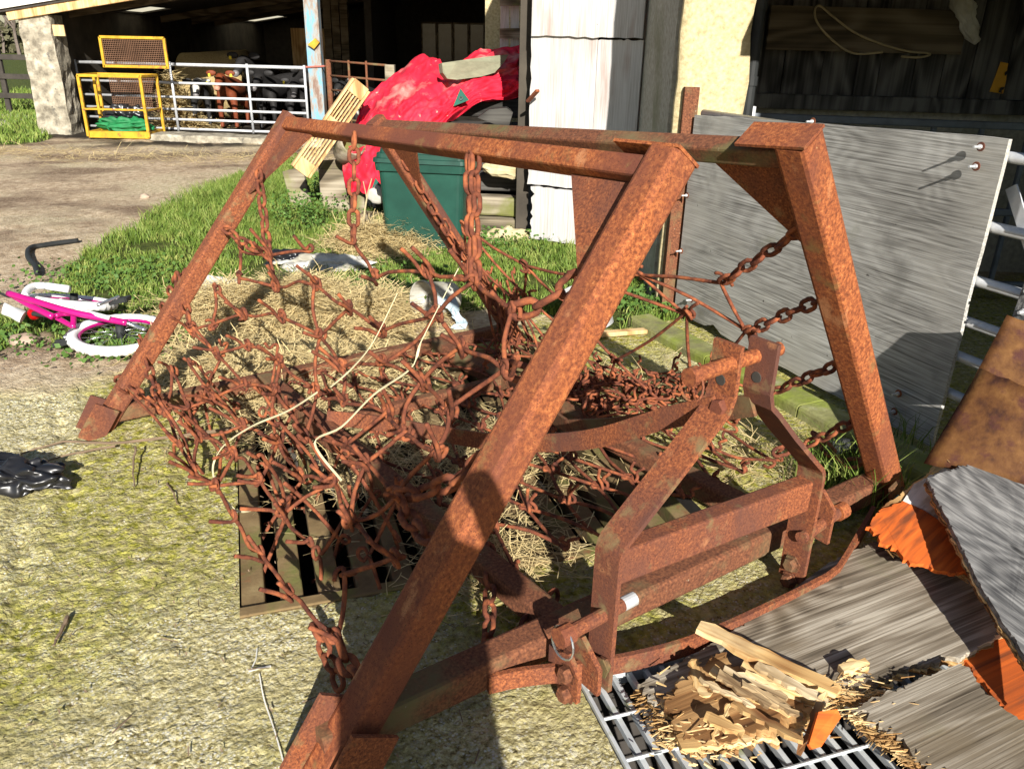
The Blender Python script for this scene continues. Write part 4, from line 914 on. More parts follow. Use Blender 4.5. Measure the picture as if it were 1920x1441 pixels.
def sliver(a, b, w, z0, z1, label, th=.012):
    p, q = gp(*a,z0), gp(*b,z1); d = (q-p); Ln = d.length; d.normalize(); s = d.cross(V((0,0,1))).normalized()
    pts = []; n = 11
    for i in range(n): pts.append(V((Ln*i/(n-1), w*(.5 - .28*abs(i/(n-1)-.4)) + random.uniform(-.005,.006), random.uniform(-.002,.002))))
    pts.append(V((Ln*1.02, random.uniform(-w*.2,w*.2), 0)))
    for i in range(n-1,-1,-1): pts.append(V((Ln*i/(n-1)*random.uniform(.97,1), -w*(.5 - .28*abs(i/(n-1)-.4)) + random.uniform(-.006,.005), random.uniform(-.002,.002))))
    mb = MB(); mb.prism(pts, th); o = mb.build('wood_splinter', random.choice((m_fresh,m_fresh,m_fresh2,m_rotten)) if 'heap' in label else m_fresh, label=label, cat='splinter', group=GS)
    o.matrix_world = Matrix.Translation(p) @ Matrix((d, -s, -d.cross(s))).transposed().to_4x4() if False else Matrix.Translation(p) @ d.to_track_quat('X','Z').to_matrix().to_4x4()
sliver((1308,1178),(1568,1300),.055,.13,.085,'longest pale splinter with wavy grain lying on the plywood sheet',.016)
sliver((1335,1255),(1480,1345),.032,.105,.08,'narrow pale splinter lying below the longest splinter')
sliver((1390,1250),(1545,1320),.05,.095,.08,'broad pale splinter between the longest and narrow ones')
sliver((1270,1395),(1405,1385),.05,.075,.065,'pale splinter at the rotten edge above the grating')
sliver((1335,1388),(1372,1320),.010,.085,.10,'thin pale stick of wood standing on the rotten edge',.006)
sliver((1272,1280),(1330,1310),.03,.07,.08,'short splinter with orange tip beside the guard strap')
sliver((1497,1415),(1547,1298),.012,.05,.12,'thin pale stick leaning across the grating',.006)
sliver((1575,1262),(1625,1250),.035,.07,.075,'short golden chunk of broken wood in the plywood seam',.02)
sliver((1300,1240),(1318,1330),.028,.085,.07,'dark splinter upright against the guard strap')
for k in range(11):
    x, y = random.uniform(1285,1440), random.uniform(1225,1350); dx = random.uniform(60,150)
    sliver((x,y),(x+dx,y+dx*random.uniform(.40,.62)), random.uniform(.012,.034), random.uniform(.09,.15), random.uniform(.075,.12), 'pale splinter lying in the heap on the rotten plywood', random.uniform(.005,.012))
mb = MB(); mb.prism([gp(*q) for q in ((1512,1395,.10),(1530,1335,.13),(1565,1330,.13),(1572,1345,.12),(1535,1400,.09),(1518,1405,.08))],.012); mb.build('orange_chip', m_orange, label='small orange painted chip standing on the galvanised grating', cat='wood chip')
vs, fs = [], []
for _ in range(1500):
    t = random.random()
    if t < .5: x, y = random.gauss(1320,50), random.gauss(1345,34)
    elif t < .72: x, y = random.gauss(1560,55), random.gauss(1310,22)
    else: x = lerp(1590,1740,random.random()); y = lerp(1340,1445,(x-1590)/150)+random.gauss(0,7)
    if not (1215 < x < 1760): continue
    p = gp(x,y,random.uniform(.052,.085)); a = random.gauss(-.5,.55); l = random.uniform(.006,.03)*(2.2 if random.random()<.15 else 1); wd = random.uniform(.0007,.0032); d = V((math.cos(a),math.sin(a),random.uniform(-.2,.6)))*l; s = V((-math.sin(a),math.cos(a),random.uniform(-.5,.5)))*wd; k = len(vs)
    vs += [p-s, p+s, p+d+s*.3, p+d-s*.3, p-s-V((0,0,.003)), p+d-V((0,0,.003))]; fs += [(k,k+1,k+2,k+3),(k,k+3,k+5,k+4)]
for (ax_,ay_),(bx_,by_),zz,n_,dr in (((1655,1025),(1830,1085),.10,110,(.55,-.83)),((1775,860),(1900,850),.245,90,(-.35,.94)),((1772,858),(1850,885),.19,70,(.35,.94)),((1600,1335),(1740,1445),.07,90,(-.8,-.5)),((1205,1300),(1265,1395),.045,60,(-.8,-.4))):
    for _ in range(n_):
        t = random.random(); p = gp(lerp(ax_,bx_,t)+random.gauss(0,3), lerp(ay_,by_,t)+random.gauss(0,3), zz+random.uniform(-.012,.004)); a = math.atan2(dr[1],dr[0])+random.gauss(0,.22); l = random.uniform(.012,.05); wd = random.uniform(.0006,.0022)
        d = V((math.cos(a),math.sin(a),random.uniform(-.2,.25)))*l; s = V((-math.sin(a),math.cos(a),0))*wd; k = len(vs)
        vs += [p-s, p+s, p+d+s*.2, p+d-s*.2, p-s-V((0,0,.003)), p+d-V((0,0,.003))]; fs += [(k,k+1,k+2,k+3),(k,k+3,k+5,k+4)]
ply('rotten_plywood', [(1245,1330,.01),(1290,1270,.008),(1350,1235,.008),(1420,1290,.010),(1530,1345,.012),(1430,1380,.012),(1345,1408,.012),(1280,1400,.012)], lambda x,y: .066, m_rotten, 'rotten brown plywood remnant under the pale splinters', thick=.022)
me = bpy.data.meshes.new('wood_chips'); me.from_pydata([tuple(v) for v in vs],[],fs); link('wood_chips', me, m_fresh, label='fine pale wood chips along the rotten plywood edges', cat='wood chips', kind='stuff')

# ================================================================== BARN
barn = thing('cattle_barn', 'low open fronted cattle barn with crumbling concrete pillar and blue steel post', 'barn', (-5.5,14,0))
BO = -V((-5.5,14,0))
def bpart(name, mb, m, smooth=False, parent=barn):
    o = mb.build(name, m, parent, smooth)
    if parent is barn: o.location = BO
    return o
def rz_(x): return 1.86 + .165*(x+7.84)
mb = MB(); P = []
for i in range(15):
    z = lerp(-.1,1.80,i/14); ring = []
    for j in range(16):
        t = j/16*4; s = int(t); f = t-s; cs = [(-.25,-.2),(.25,-.2),(.25,.2),(-.25,.2)]; a, b = cs[s], cs[(s+1)%4]
        ring.append(V((-7.62+lerp(a[0],b[0],f)*(1.06-.04*z)+.035*N3((i*.8,j*.9,1)), 13.9+lerp(a[1],b[1],f)+.03*N3((i*.8,j*.9,6)), z)))
    P.append(ring+[ring[0]])
mb.grid(P); mb.add([V(p) for p in P[-1][:16]], [tuple(range(16))]); bpart('pillar', mb, m_pilconc)
mb = MB(); bx(mb, -3.42,13.9,-.05, -3.20,14.1,2.75); bpart('steel_post', mb, m_blue)
mb = MB(); mb.tube([(-3.45,13.88,1.12),(-3.15,13.88,1.14),(-3.14,14.0,1.14)],.015,6); bpart('hinge', mb, plain('pink rust',(.40,.13,.10)))
mb = MB(); mb.prism([at(578,84,13.88),at(592,72,13.88),at(600,80,13.88),at(590,92,13.88)],.05); bpart('insulator', mb, m_yellow)
# walls
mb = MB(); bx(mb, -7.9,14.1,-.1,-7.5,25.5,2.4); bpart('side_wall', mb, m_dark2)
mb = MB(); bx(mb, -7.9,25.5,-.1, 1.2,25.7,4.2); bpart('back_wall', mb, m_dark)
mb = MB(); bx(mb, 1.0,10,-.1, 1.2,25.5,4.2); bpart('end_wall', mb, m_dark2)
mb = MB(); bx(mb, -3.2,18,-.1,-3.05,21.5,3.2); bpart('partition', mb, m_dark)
for k, xx in enumerate((-3.7,-3.9,-4.1)):
    mb = MB(); bx(mb, xx-.08,18.4+.1*k,0,xx+.08,18.55+.1*k,2.6); bpart('inner_post', mb, m_dwood2)
mb = MB(); bx(mb, -5.1,19.4,.55,-4.15,19.46,1.75); bpart('corrugated_panel', mb, m_pine)
for k in range(4):
    mb = MB(); x0 = at(790+k*30, 60, 20).x; bx(mb, x0,20.0,1.05,x0+.35,20.05,1.95); f = bpart('window', mb, m_dwood2)
    mb = MB(); bx(mb, x0+.03,19.985,1.09,x0+.32,19.998,1.91); bpart('pane', mb, plain('dusty glass %d'%k,(.05,.055,.06),rough=.2), parent=f).location=(0,0,0)
# roof with two translucent sheets
def rhit(px,py):
    d = ray(px,py); s = ((1.86+.165*7.84)-CAM_H)/(d.z-.165*d.x); return CO+d*s
sky1 = (-7.45,-6.85,16.3,17.3); sky2 = (-7.45,-6.5,22.0,24.6)
xs = [-8.3,-7.45,-6.85,-6.5,1.4]; ys = [13.62,16.3,17.3,22.0,24.6,25.8]
def slab(x0,x1,y0,y1,m,name):
    mb = MB(); z0, z1 = rz_(x0), rz_(x1)
    mb.add([(x0,y0,z0),(x1,y0,z1),(x1,y1,z1),(x0,y1,z0),(x0,y0,z0+.06),(x1,y0,z1+.06),(x1,y1,z1+.06),(x0,y1,z0+.06)],[(0,3,2,1),(4,5,6,7),(0,1,5,4),(1,2,6,5),(2,3,7,6),(3,0,4,7)])
    return bpart(name, mb, m)
for i in range(4):
    for j in range(5):
        x0,x1,y0,y1 = xs[i],xs[i+1],ys[j],ys[j+1]; cx,cy = (x0+x1)/2,(y0+y1)/2
        if any(s[0]<cx<s[1] and s[2]<cy<s[3] for s in (sky1,sky2)):
            mb = MB(); mb.add([(x0,y0,rz_(x0)+.03),(x1,y0,rz_(x1)+.03),(x1,y1,rz_(x1)+.03),(x0,y1,rz_(x0)+.03)],[(0,1,2,3)]); bpart('rooflight', mb, m_skyl)
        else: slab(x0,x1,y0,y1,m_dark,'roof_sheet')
for yy in (14.6,18.3,20,21.5):
    mb = MB(); mb.beam((-8.1,yy,rz_(-8.1)-.07),(1.2,yy,rz_(1.2)-.07),.08,.13); bpart('rafter', mb, m_dwood2)
mb = MB(); mb.beam((-8.0,13.68,rz_(-8.0)-.05),(1.2,13.68,rz_(1.2)-.05),.06,.16); bpart('front_beam', mb, m_pine)
mb = MB(); mb.beam((-8.15,13.60,rz_(-8.15)+.15),(1.2,13.60,rz_(1.2)+.15),.04,.22); bpart('fascia', mb, m_bedpaint)
mb = MB(); bx(mb,-7.36,13.72,1.50,-7.18,13.74,1.66); bpart('notice', mb, m_pine)
# low concrete step before the pen
mb = MB(); mb.beam((-6.0,13.45,.03),(-3.0,13.1,.03),.5,.14,seg=12,wob=.02); mb.build('barn_step', m_pilconc, kind='structure')

# gates
bgx0, bgx1 = V((-8.0+.5,14.52,0)), V((-3.53,14.12,0))
bg_ = thing('cattle_gate', 'long galvanised six bar gate closing the cattle pen', 'gate', bgx0); bd = bgx1-bgx0
for f in (0,.28,.50,.69,.85,1.0):
    mb = MB(); z = 1.10-1.03*f; mb.tube([V((0,0,z)), bd+V((0,0,z))], .027 if f in (0,) else .021, 10); mb.build('bar', m_galv, bg_, smooth=True)
for t in (0,.42,.755,1.0):
    mb = MB(); p = bd*t+V((0,-.03,0)); mb.tube([p+V((0,0,.04)), p+V((0,0,1.14))], .022, 10); mb.build('upright', m_galv, bg_, smooth=True)
rg0, rg1 = V((-3.10,13.95,0)), V((-2.05,13.3,0)); rg = thing('rusty_gate', 'rusty narrow bar gate hung beside the blue steel post', 'gate', rg0); rd = rg1-rg0
for z in (1.22,1.0,.78,.56,.34,.14):
    mb = MB(); mb.tube([V((0,0,z)), rd+V((0,0,z-.03))], .017, 8); mb.build('bar', m_rustd, rg, smooth=True)
for t in (.0,.36,.66):
    mb = MB(); mb.tube([rd*t+V((0,0,.1)), rd*t+V((0,0,1.24))], .018 if t else .045, 8); mb.build('upright', m_rustd, rg, smooth=True)
mb = MB(); mb.beam(rg1+V((.05,0,-.1)), rg1+V((.05,0,1.2)), .15,.13,(0,-1,0),r=.1,seg=4,wob=.01); mb.build('wooden_post', m_timber, label='weathered wooden post at the end of the rusty gate', cat='post')
# yellow lifting cage
cb = thing('yellow_cage', 'yellow steel mesh sided work cage standing before the cattle gate', 'cage', V((-6.32,13.45,0)))
W, D, Hh = .48,.30,.95
def ct(a, b, r=.022, m=m_yellow, name='frame_tube'):
    mb = MB(); mb.beam(a, b, r*2, r*2, (0,-1,0) if abs(V(b).z-V(a).z)>.2 else (0,0,1)); mb.build(name, m, cb)
for x in (-W,W):
    for y in (-D,D): ct((x,y,.05),(x,y,Hh))
    ct((x,-D,Hh),(x,D,Hh)); ct((x,-D,.45),(x,D,.45),.015)
ct((-W,-D,Hh),(W,-D,Hh)); ct((-W,D,Hh),(W,D,Hh)); ct((-W,-D,.46),(W,-D,.46),.014)
ct((-W*.75,-D*.2,.1),(-W*.75,-D*.2,.95),.02)
ct((-.36,D+.06,1.05),(-.36,D+.06,1.50)); ct((.66,D+.06,1.05),(.66,D+.06,1.50)); ct((-.36,D+.06,1.50),(.66,D+.06,1.50)); ct((-.36,D+.06,1.07),(.66,D+.06,1.07))
mb = MB(); mb.box((-W,-D,.03),(W,D,.13)); mb.build('base_tray', m_yellow, cb)
def meshpanel(x0,x1,z0,z1,y):
    mb = MB(); n = int((x1-x0)/.028)
    for i in range(n+1): x = lerp(x0,x1,i/n); mb.box((x-.0032,y-.003,z0),(x+.0032,y+.003,z1))
    n = int((z1-z0)/.028)
    for i in range(n+1): z = lerp(z0,z1,i/n); mb.box((x0,y-.0055,z-.0032),(x1,y-.0031,z+.0032))
    mb.build('mesh_panel', m_mesh, cb)
meshpanel(-.35,.65,1.08,1.49,D+.06); meshpanel(-.30,W,.40,Hh,D+.02)
def crumple(name, c, rad, m, label, cat, amp=.5, seed=1, n=56, mm=36):
    mb = MB(); mb.blob((0,0,0), rad, n, mm, amp, 2.6, seed, flat=-rad[2]*.55)
    for i, v in enumerate(mb.v): q = V((v.x*.7,v.y*1.1,v.z))/min(rad)*.62; mb.v[i] = v + V((noise.noise(q*1.5+V((seed,0,0))),noise.noise(q*1.5+V((0,seed,3))),.6-1.6*abs(noise.noise(q*1.7+V((5,0,seed))))))*min(rad)*.30 - v.normalized()*min(rad)*.28*abs(noise.noise(q*2.6+V((2,seed,9))))
    o = mb.build(name, m, smooth=True, label=label, cat=cat); o.location = V(c) + V((0,0,rad[2]*.55)); return o
crumple('black_bag', (-6.32,13.48,.20), (.34,.18,.20), m_black, 'glossy black plastic bag heaped inside the yellow cage', 'bag', .5, 3)
crumple('green_net', (-6.28,13.32,.135), (.42,.14,.13), m_greent, 'bright green netting spilling over the base of the yellow cage', 'netting', .5, 5)
crumple('black_sack', gp(28,912), (.19,.09,.065), m_black, 'shiny black plastic sack lying on the concrete', 'sack', .5, 8, 90, 56)

# --- calves
def calf(label, coat, x, y, rz=0, sc=1.0, nose=None, tagside=1, headdrop=0.0):
    t = thing('calf', label, 'calf', (x,y,0), rz, 'cattle in the pen'); t.scale = (sc,sc,sc)
    vs = [(0,.78,.78),(0,.38,.74),(0,.02,.76),(0,-.16,.86),(0,-.29,.96-headdrop),(0,-.41,.885-headdrop),(0,-.53,.79-headdrop),(0,-.585,.755-headdrop),(0,.97,.72),(0,1.0,.35)]
    rr = [.19,.225,.185,.115,.098,.078,.062,.05,.04,.018]; ed = [(0,1),(1,2),(2,3),(3,4),(4,5),(5,6),(6,7),(0,8),(8,9)]
    for sx in (-1,1):
        k = len(vs); vs += [(sx*.13,-.01,.52),(sx*.135,-.03,.33),(sx*.135,-.01,.10),(sx*.135,-.045,.03)]; rr += [.075,.05,.036,.045]; ed += [(2,k),(k,k+1),(k+1,k+2),(k+2,k+3)]
        k = len(vs); vs += [(sx*.14,.70,.50),(sx*.14,.86,.32),(sx*.14,.82,.10),(sx*.14,.785,.03)]; rr += [.09,.045,.036,.045]; ed += [(0,k),(k,k+1),(k+1,k+2),(k+2,k+3)]
    me = bpy.data.meshes.new('body'); me.from_pydata(vs, ed, []); o = link('body', me, coat, t)
    md = o.modifiers.new('skin','SKIN'); md.use_smooth_shade = True
    for i, s in enumerate(me.skin_vertices[0].data): s.radius = (rr[i], rr[i]); s.use_root = (i == 0)
    sb = o.modifiers.new('smooth','SUBSURF'); sb.levels = sb.render_levels = 2
    for sx in (-1,1):
        mb = MB(); b0 = V((sx*.085,-.27,1.0-headdrop)); mb.blob(b0+V((sx*.085,.01,.01)), (.095,.022,.05), 10,6,0); e = mb.build('ear', coat, t, True)
        mb = MB(); mb.blob((sx*.074,-.385,.945-headdrop),(.017,.017,.017),8,6,0); mb.build('eye', m_eye, t, True)
        if sx == tagside or tagside == 2:
            mb = MB(); c = b0+V((sx*.11,-.03,-.02)); mb.prism([c+V((-.018,0,.02)),c+V((-.02,-.004,-.03)),c+V((.02,-.004,-.03)),c+V((.018,0,.02))],.004); mb.build('ear_tag', m_sign if False else plain('ear tag',(.78,.62,.03)), t)
    mb = MB(); mb.blob((0,-.60,.765-headdrop),(.058,.042,.05),12,8,.1); mb.build('nose', nose or m_greyn, t, True)
    return t
calf('reddish brown calf with pale pink nose looking over the gate', m_cowbrown, -5.22,15.15, R(4), .95, m_pinkn, 2)
calf('black and white calf with white legs beside the brown calf', m_cowpied, -5.72,15.2, R(14), .90, None, 1, .1)
calf('black calf standing in the middle of the pen behind the gate upright', m_cowblack, -4.50,15.1, R(-3), .97, None, -1)
calf('black calf nearest to the blue steel post', m_cowblack, -3.93,15.0, R(10), .90, None, -1, .04)
calf('tall black calf with its head raised above the gate behind the brown calf', m_cowblack, -5.05,16.2, R(-6), 1.22, None, -1)
calf('black calf turned aside between two other black calves', m_cowblack, -4.2,16.0, R(50), 1.0)
calf('pale patched calf behind the rusty narrow gate', m_cowpied, -2.95,14.9, R(-25), .88, m_pinkn)
# bale
bl_ = thing('round_bale', 'round hay bale standing in the pen behind the calves', 'hay bale', (-5.95,16.9,0))
mb = MB(); mb.lathe([(0,-.62)]+[(.64+.02*N3((z,0,0)),z) for z in (-.62,-.5,-.3,-.1,.1,.3,.5,.62)]+[(0,.62)], (0,0,.64), 36, (1,0,.05)); mb.build('bale_body', m_haybase, bl_, True)
hay('bale_hay', 'loose yellow hay piled before the bale behind the gate', [(V((-6.25,15.35,0)),.22,.3,.85),(V((-6.05,15.2,0)),.35,.25,.25)], 2200, wd=.006, lens=(.1,.35))

# --- fence, trees, hedge far left
fn = thing('rail_fence', 'dark wooden post and rail fence behind the barn pillar', 'fence', (-10.4,17,0))
for xx in (-2.2,0.1,2.4):
    mb = MB(); mb.beam((xx,0,-.1),(xx,0,1.2),.10,.08,(0,-1,0)); mb.build('post', m_fence, fn)
for z in (1.08,.72,.36):
    mb = MB(); mb.beam((-4,-.06,z+.02),(2.9,-.06,z),.04,.10,(0,0,1),seg=5,wob=.01); mb.build('rail', m_fence, fn)
def bare_tree(x, y, h, label, seed):
    random.seed(seed); t = thing('bare_tree', label, 'tree', (x,y,0), 0, 'bare trees beyond the pasture')
    trunk = MB(); crown = MB()
    def grow(p, d, l, r, lev, mb):
        q = p + d*l; mb.tube([p, lerp(p,q,.5)+V((random.uniform(-1,1),random.uniform(-1,1),0))*l*.06, q],[r,r*.85,r*.65],5,cap=False)
        if lev == 0: return
        for _ in range(3 if lev > 1 else 5):
            nd_ = (d + V((random.uniform(-.8,.8),random.uniform(-.8,.8),random.uniform(-.1,.6)))).normalized(); grow(lerp(p,q,random.uniform(.55,1)), nd_, l*random.uniform(.55,.8), r*.55, lev-1, crown)
    grow(V((0,0,0)), V((0,0,1)), h*.35, h*.025, 4, trunk); trunk.build('trunk', m_bark, t, recalc=False); crown.build('crown', m_bark, t, recalc=False)
bare_tree(-36,62,6.0,'tall bare tree at the far edge of the pasture',1); bare_tree(-39.5,66,5.0,'shorter bare tree beside the tall one beyond the pasture',2); bare_tree(-33.5,64,4.6,'thin bare tree close to the barn roof edge beyond the pasture',4)
random.seed(21)
vs, fs = [], []
for _ in range(14000):
    x = random.uniform(-75,-24); p = V((x, 68+random.gauss(0,1), random.uniform(0,2.0+.6*noise.noise(V((x*.5,0,0)))))); d = V((random.uniform(-1,1),random.uniform(-1,1),random.uniform(-1,1))).normalized()*.28; e = d.orthogonal().normalized()*.2; k = len(vs)
    vs += [p,p+d+e,p+d*2,p+d-e]; fs.append((k,k+1,k+2,k+3))
me = bpy.data.meshes.new('hedge'); me.from_pydata([tuple(v) for v in vs],[],fs); link('hedge', me, plain('hedge twigs',(.10,.095,.05)), label='far brown hedge along the end of the pasture', cat='hedge', kind='stuff')
mb = MB(); mb.prism([gp(*q,.012) for q in ((-80,238),(-80,222),(20,216),(62,214),(58,224),(20,236))],.03); mb.build('path', plain('pale track',(.42,.38,.31),rough=.95,bump=.3), kind='structure')

# ================================================================== TARP, WOOD PILE, BIN
tctl = [[(690,172,8.1),(663,238,7.7),(643,300,7.45),(650,352,7.3)],[(735,140,8.3),(712,205,7.6),(697,285,7.28),(692,360,7.18)],[(796,97,8.5),(772,172,7.6),(756,240,7.25),(745,352,7.15)],
        [(845,118,8.4),(828,168,7.65),(815,215,7.35),(800,268,7.3)],[(905,88,8.5),(893,140,7.8),(882,178,7.5),(872,203,7.45)],[(988,84,8.3),(975,120,8.0),(980,150,7.7),(988,168,7.6)]]
ctl = [[at(*q) for q in r_] for r_ in tctl]
def cat1(pts, t):
    m = len(pts)-1; s = min(int(t*m), m-1); f = t*m-s; p0,p1,p2,p3 = pts[max(s-1,0)],pts[s],pts[s+1],pts[min(s+2,m)]
    return .5*((2*p1)+(p2-p0)*f+(2*p0-5*p1+4*p2-p3)*f*f+(-p0+3*p1-3*p2+p3)*f**3)
tp = thing('red_tarpaulin', 'faded red tarpaulin with green corner patches draped over the timber pile', 'tarpaulin', (-.8,7.8,0)); TO = -V((-.8,7.8,0))
P = []; nu, nv = 130, 100
for i in range(nu+1):
    colp = [cat1([c_[k] for c_ in ctl], i/nu) for k in range(4)]; row = []
    for j in range(nv+1):
        p = cat1(colp, j/nv); u_, v_ = i/nu, j/nv
        wv = .05*noise.noise(V((u_*6, v_*2.2, 1))) - .11*abs(noise.noise(V((u_*8+v_*5, v_*3-u_*3, 3)))) - .05*abs(noise.noise(V((u_*19-v_*9, v_*11+u_*4, 5)))) - .012*abs(noise.noise(V((u_*44, v_*30, 8))))
        wv += .03*math.sin(u_*30+6*noise.noise(V((u_*3,v_*3,9))))*sstep(.4,1,v_)
        row.append(p + V((.3*wv,-1.0*wv,.6*wv)))
    P.append(row)
mb = MB(); mb.grid(P); o = mb.build('sheet', m_tarp, tp, smooth=True); o.location = TO; solid(o, .004)
for (x,y,yy),s in (((866,186,7.42),1),((708,349,7.10),.8)):
    mb = MB(); c = at(x,y,yy); mb.prism([c+V((-.075*s,-.03,-.06*s)), c+V((.065*s,-.03,-.005)), c+V((-.01,-.03,.09*s))],.004); o = mb.build('corner_patch', plain('dark green patch',(.012,.10,.07)), tp); o.location = TO
    mb = MB(); mb.lathe([(.008,.0),(.014,.004),(.018,0)], c+V((-.005,-.037,.008)), 14, (0,-1,0)); o = mb.build('eyelet', m_chrome, tp); o.location = TO
mb = MB(); pa, pb = at(826,136,7.72), at(945,116,7.95)
mb.prism([at(822,120,7.72),at(850,116,7.75),at(905,108,7.9),at(946,104,7.97),at(938,118,7.95),at(920,138,7.9),at(896,145,7.85),at(850,151,7.75),at(832,149,7.72),at(824,138,7.7)],-.10 if False else .10)
slabt = mb.build('timber_slab', m_plank, label='grey green timber slab weighing down the red tarpaulin', cat='timber')
GT = 'timbers stacked under the tarpaulin'
random.seed(5)
def timb(a, b, w, h, label, m=m_timber, g=GT, n=(0,0,1)):
    a, b = V(a), V(b); c = (a+b)*.5; mb = MB(); d = (b-a); r3 = d.to_track_quat('X','Z').to_matrix(); hl_ = d.length/2
    mb.beam((-hl_,0,0),(hl_,0,0), w, h, (0,0,1), r=.12, seg=8, wob=.014)
    o = mb.build('timber', m, label=label, cat='timber', group=g); o.matrix_world = Matrix.Translation(c) @ r3.to_4x4(); return o
timb((-1.35,7.05,.08),(.02,6.95,.08),.18,.15,'lowest mossy timber of the stack beside the bin')
timb((-.75,7.15,.245),(.05,7.00,.245),.18,.16,'second mossy timber of the stack resting on the lowest one')
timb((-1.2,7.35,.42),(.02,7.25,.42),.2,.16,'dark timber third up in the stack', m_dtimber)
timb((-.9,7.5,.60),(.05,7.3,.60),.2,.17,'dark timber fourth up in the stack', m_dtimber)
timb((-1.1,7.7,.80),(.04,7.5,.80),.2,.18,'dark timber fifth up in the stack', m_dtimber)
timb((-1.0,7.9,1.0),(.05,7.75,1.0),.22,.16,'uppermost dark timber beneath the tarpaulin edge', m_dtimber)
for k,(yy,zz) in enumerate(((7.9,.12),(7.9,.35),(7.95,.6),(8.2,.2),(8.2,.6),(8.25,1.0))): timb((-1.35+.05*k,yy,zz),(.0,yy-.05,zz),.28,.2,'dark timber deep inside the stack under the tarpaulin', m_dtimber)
mb = MB(); q0 = at(905,205,7.25); mb.prism([at(897,218,7.2),at(918,203,7.2),at(950,200,7.2),at(962,208,7.2),at(955,232,7.2),at(945,236,7.2)],.16); mb.build('timber_end', m_dtimber, label='grey sawn timber end jutting out below the tarpaulin', cat='timber')
for x,y,Y_,r_,lab,m in ((950,316,6.95,(.20,.10,.075),'pale rotten log end between the timbers and white boards',m_pstone),(870,440,6.75,(.16,.12,.10),'yellowish stone behind the bin corner',m_pstone),(950,450,6.7,(.20,.12,.10),'pale stone at the foot of the timber stack',m_pstone)):
    mb = MB(); mb.blob((0,0,0), r_, 16,11,.45,2.2,x); o = mb.build('stone', m, label=lab, cat='stone'); o.location = at(x,y,Y_)
# leaning slabs left of the tarp
for (a,b,wd,lab) in (((570,395),(548,318),.20,'grey slab leaning under the foot of the slatted crate'),((632,408),(622,300),.26,'wide grey slab leaning between the crate and tarpaulin'),((672,418),(668,305),.13,'narrow grey slab leaning against the red tarpaulin')):
    p = gp(*a); q = at(b[0],b[1],p.y+.12); mb = MB(); mb.beam(p-V((0,0,.03)), q, wd, .06, (0,-1,.2), r=.15, seg=6, wob=.015); mb.build('leaning_slab', m_timber, label=lab, cat='slab')
# slatted wooden crate panel
A, B = at(563,322,7.25), at(676,160,7.55); d = (B-A).normalized(); nn = V((.55,-.8,.3)); nn = (nn-d*nn.dot(d)).normalized(); sd = d.cross(nn); Lc = (B-A).length
cr_ = thing('slatted_crate', 'narrow pine slatted crate propped beside the red tarpaulin', 'crate', A)
for s in (-1,1):
    mb = MB(); mb.beam(sd*s*.085, d*Lc+sd*s*.085, .020,.08,nn,r=.1); mb.build('side_rail', m_pine, cr_)
for t in (.06,.53,.95):
    mb = MB(); mb.beam(d*(Lc*t-.06), d*(Lc*t+.06), .148,.05,nn,r=.06); mb.build('cross_block', m_pine, cr_)
for k in range(5):
    for t0, t1 in ((.115,.475),(.585,.895)):
        mb = MB(); o_ = sd*(-.055+.0275*k); mb.beam(d*Lc*t0+o_, d*Lc*t1+o_, .012,.035,nn,r=.1); mb.build('slat', m_pine, cr_)
mb = MB(); mb.lathe([(.10,0),(.11,.02),(.12,.25),(.11,.26),(.10,.25),(.09,.02),(0,.02)], (0,0,0), 18, (.5,-.7,.5)); o = mb.build('grey_pot', m_timber, label='dull grey pot on its side between crate and tarpaulin', cat='pot', smooth=True); o.location = at(645,290,7.5)
# wheelie bin
bn = thing('wheelie_bin', 'dark green plastic wheelie bin standing before the timber stack', 'bin', (-.70,6.62,0), R(-8))
def ring4(w, d, z, r=.05, k=4):
    out = []
    for cx,cy,a0 in ((w-r,d-r,0),(-w+r,d-r,90),(-w+r,-d+r,180),(w-r,-d+r,270)):
        for i in range(k+1): a = R(a0+90*i/k); out.append(V((cx+r*math.cos(a), cy+r*math.sin(a), z)))
    return out
def loft(rings, capt=True):
    mb = MB(); n = len(rings[0]); vs = [p for r_ in rings for p in r_]; fs = [(i*n+j,i*n+(j+1)%n,(i+1)*n+(j+1)%n,(i+1)*n+j) for i in range(len(rings)-1) for j in range(n)]
    fs += [tuple(range(n))[::-1], tuple(range((len(rings)-1)*n,len(rings)*n))]; mb.add(vs, fs); return mb
loft([ring4(.31,.28,.03),ring4(.325,.30,.30),ring4(.34,.32,.60),ring4(.343,.325,.66)]).build('body', m_bin, bn)
loft([ring4(.36,.345,.62),ring4(.365,.35,.68)]).build('rim', m_bin, bn)
lid = loft([ring4(.375,.365,.685),ring4(.372,.362,.715),ring4(.352,.342,.718),ring4(.35,.34,.75),ring4(.33,.32,.753),ring4(.325,.315,.785),ring4(.20,.2,.80)]); lid.build('lid', m_bin, bn)
mb = MB(); mb.tube([(-.3,.37,.70),(.3,.37,.70)],.02,8); mb.build('handle', m_bin, bn)
for s in (-1,1):
    mb = MB(); mb.lathe([(0,-.03),(.10,-.03),(.11,-.02),(.11,.02),(.10,.03),(0,.03)],(s*.27,.27,.10),20,(1,0,0)); mb.build('wheel', m_rubber, bn)
mb = MB(); mb.blob((0,0,0),(.085,.04,.075),14,10,.3,2,4); o = mb.build('white_scrap', m_offw, smooth=True, label='white curved plastic scrap under the hem of the red tarpaulin', cat='plastic'); o.location = at(707,366,6.98)

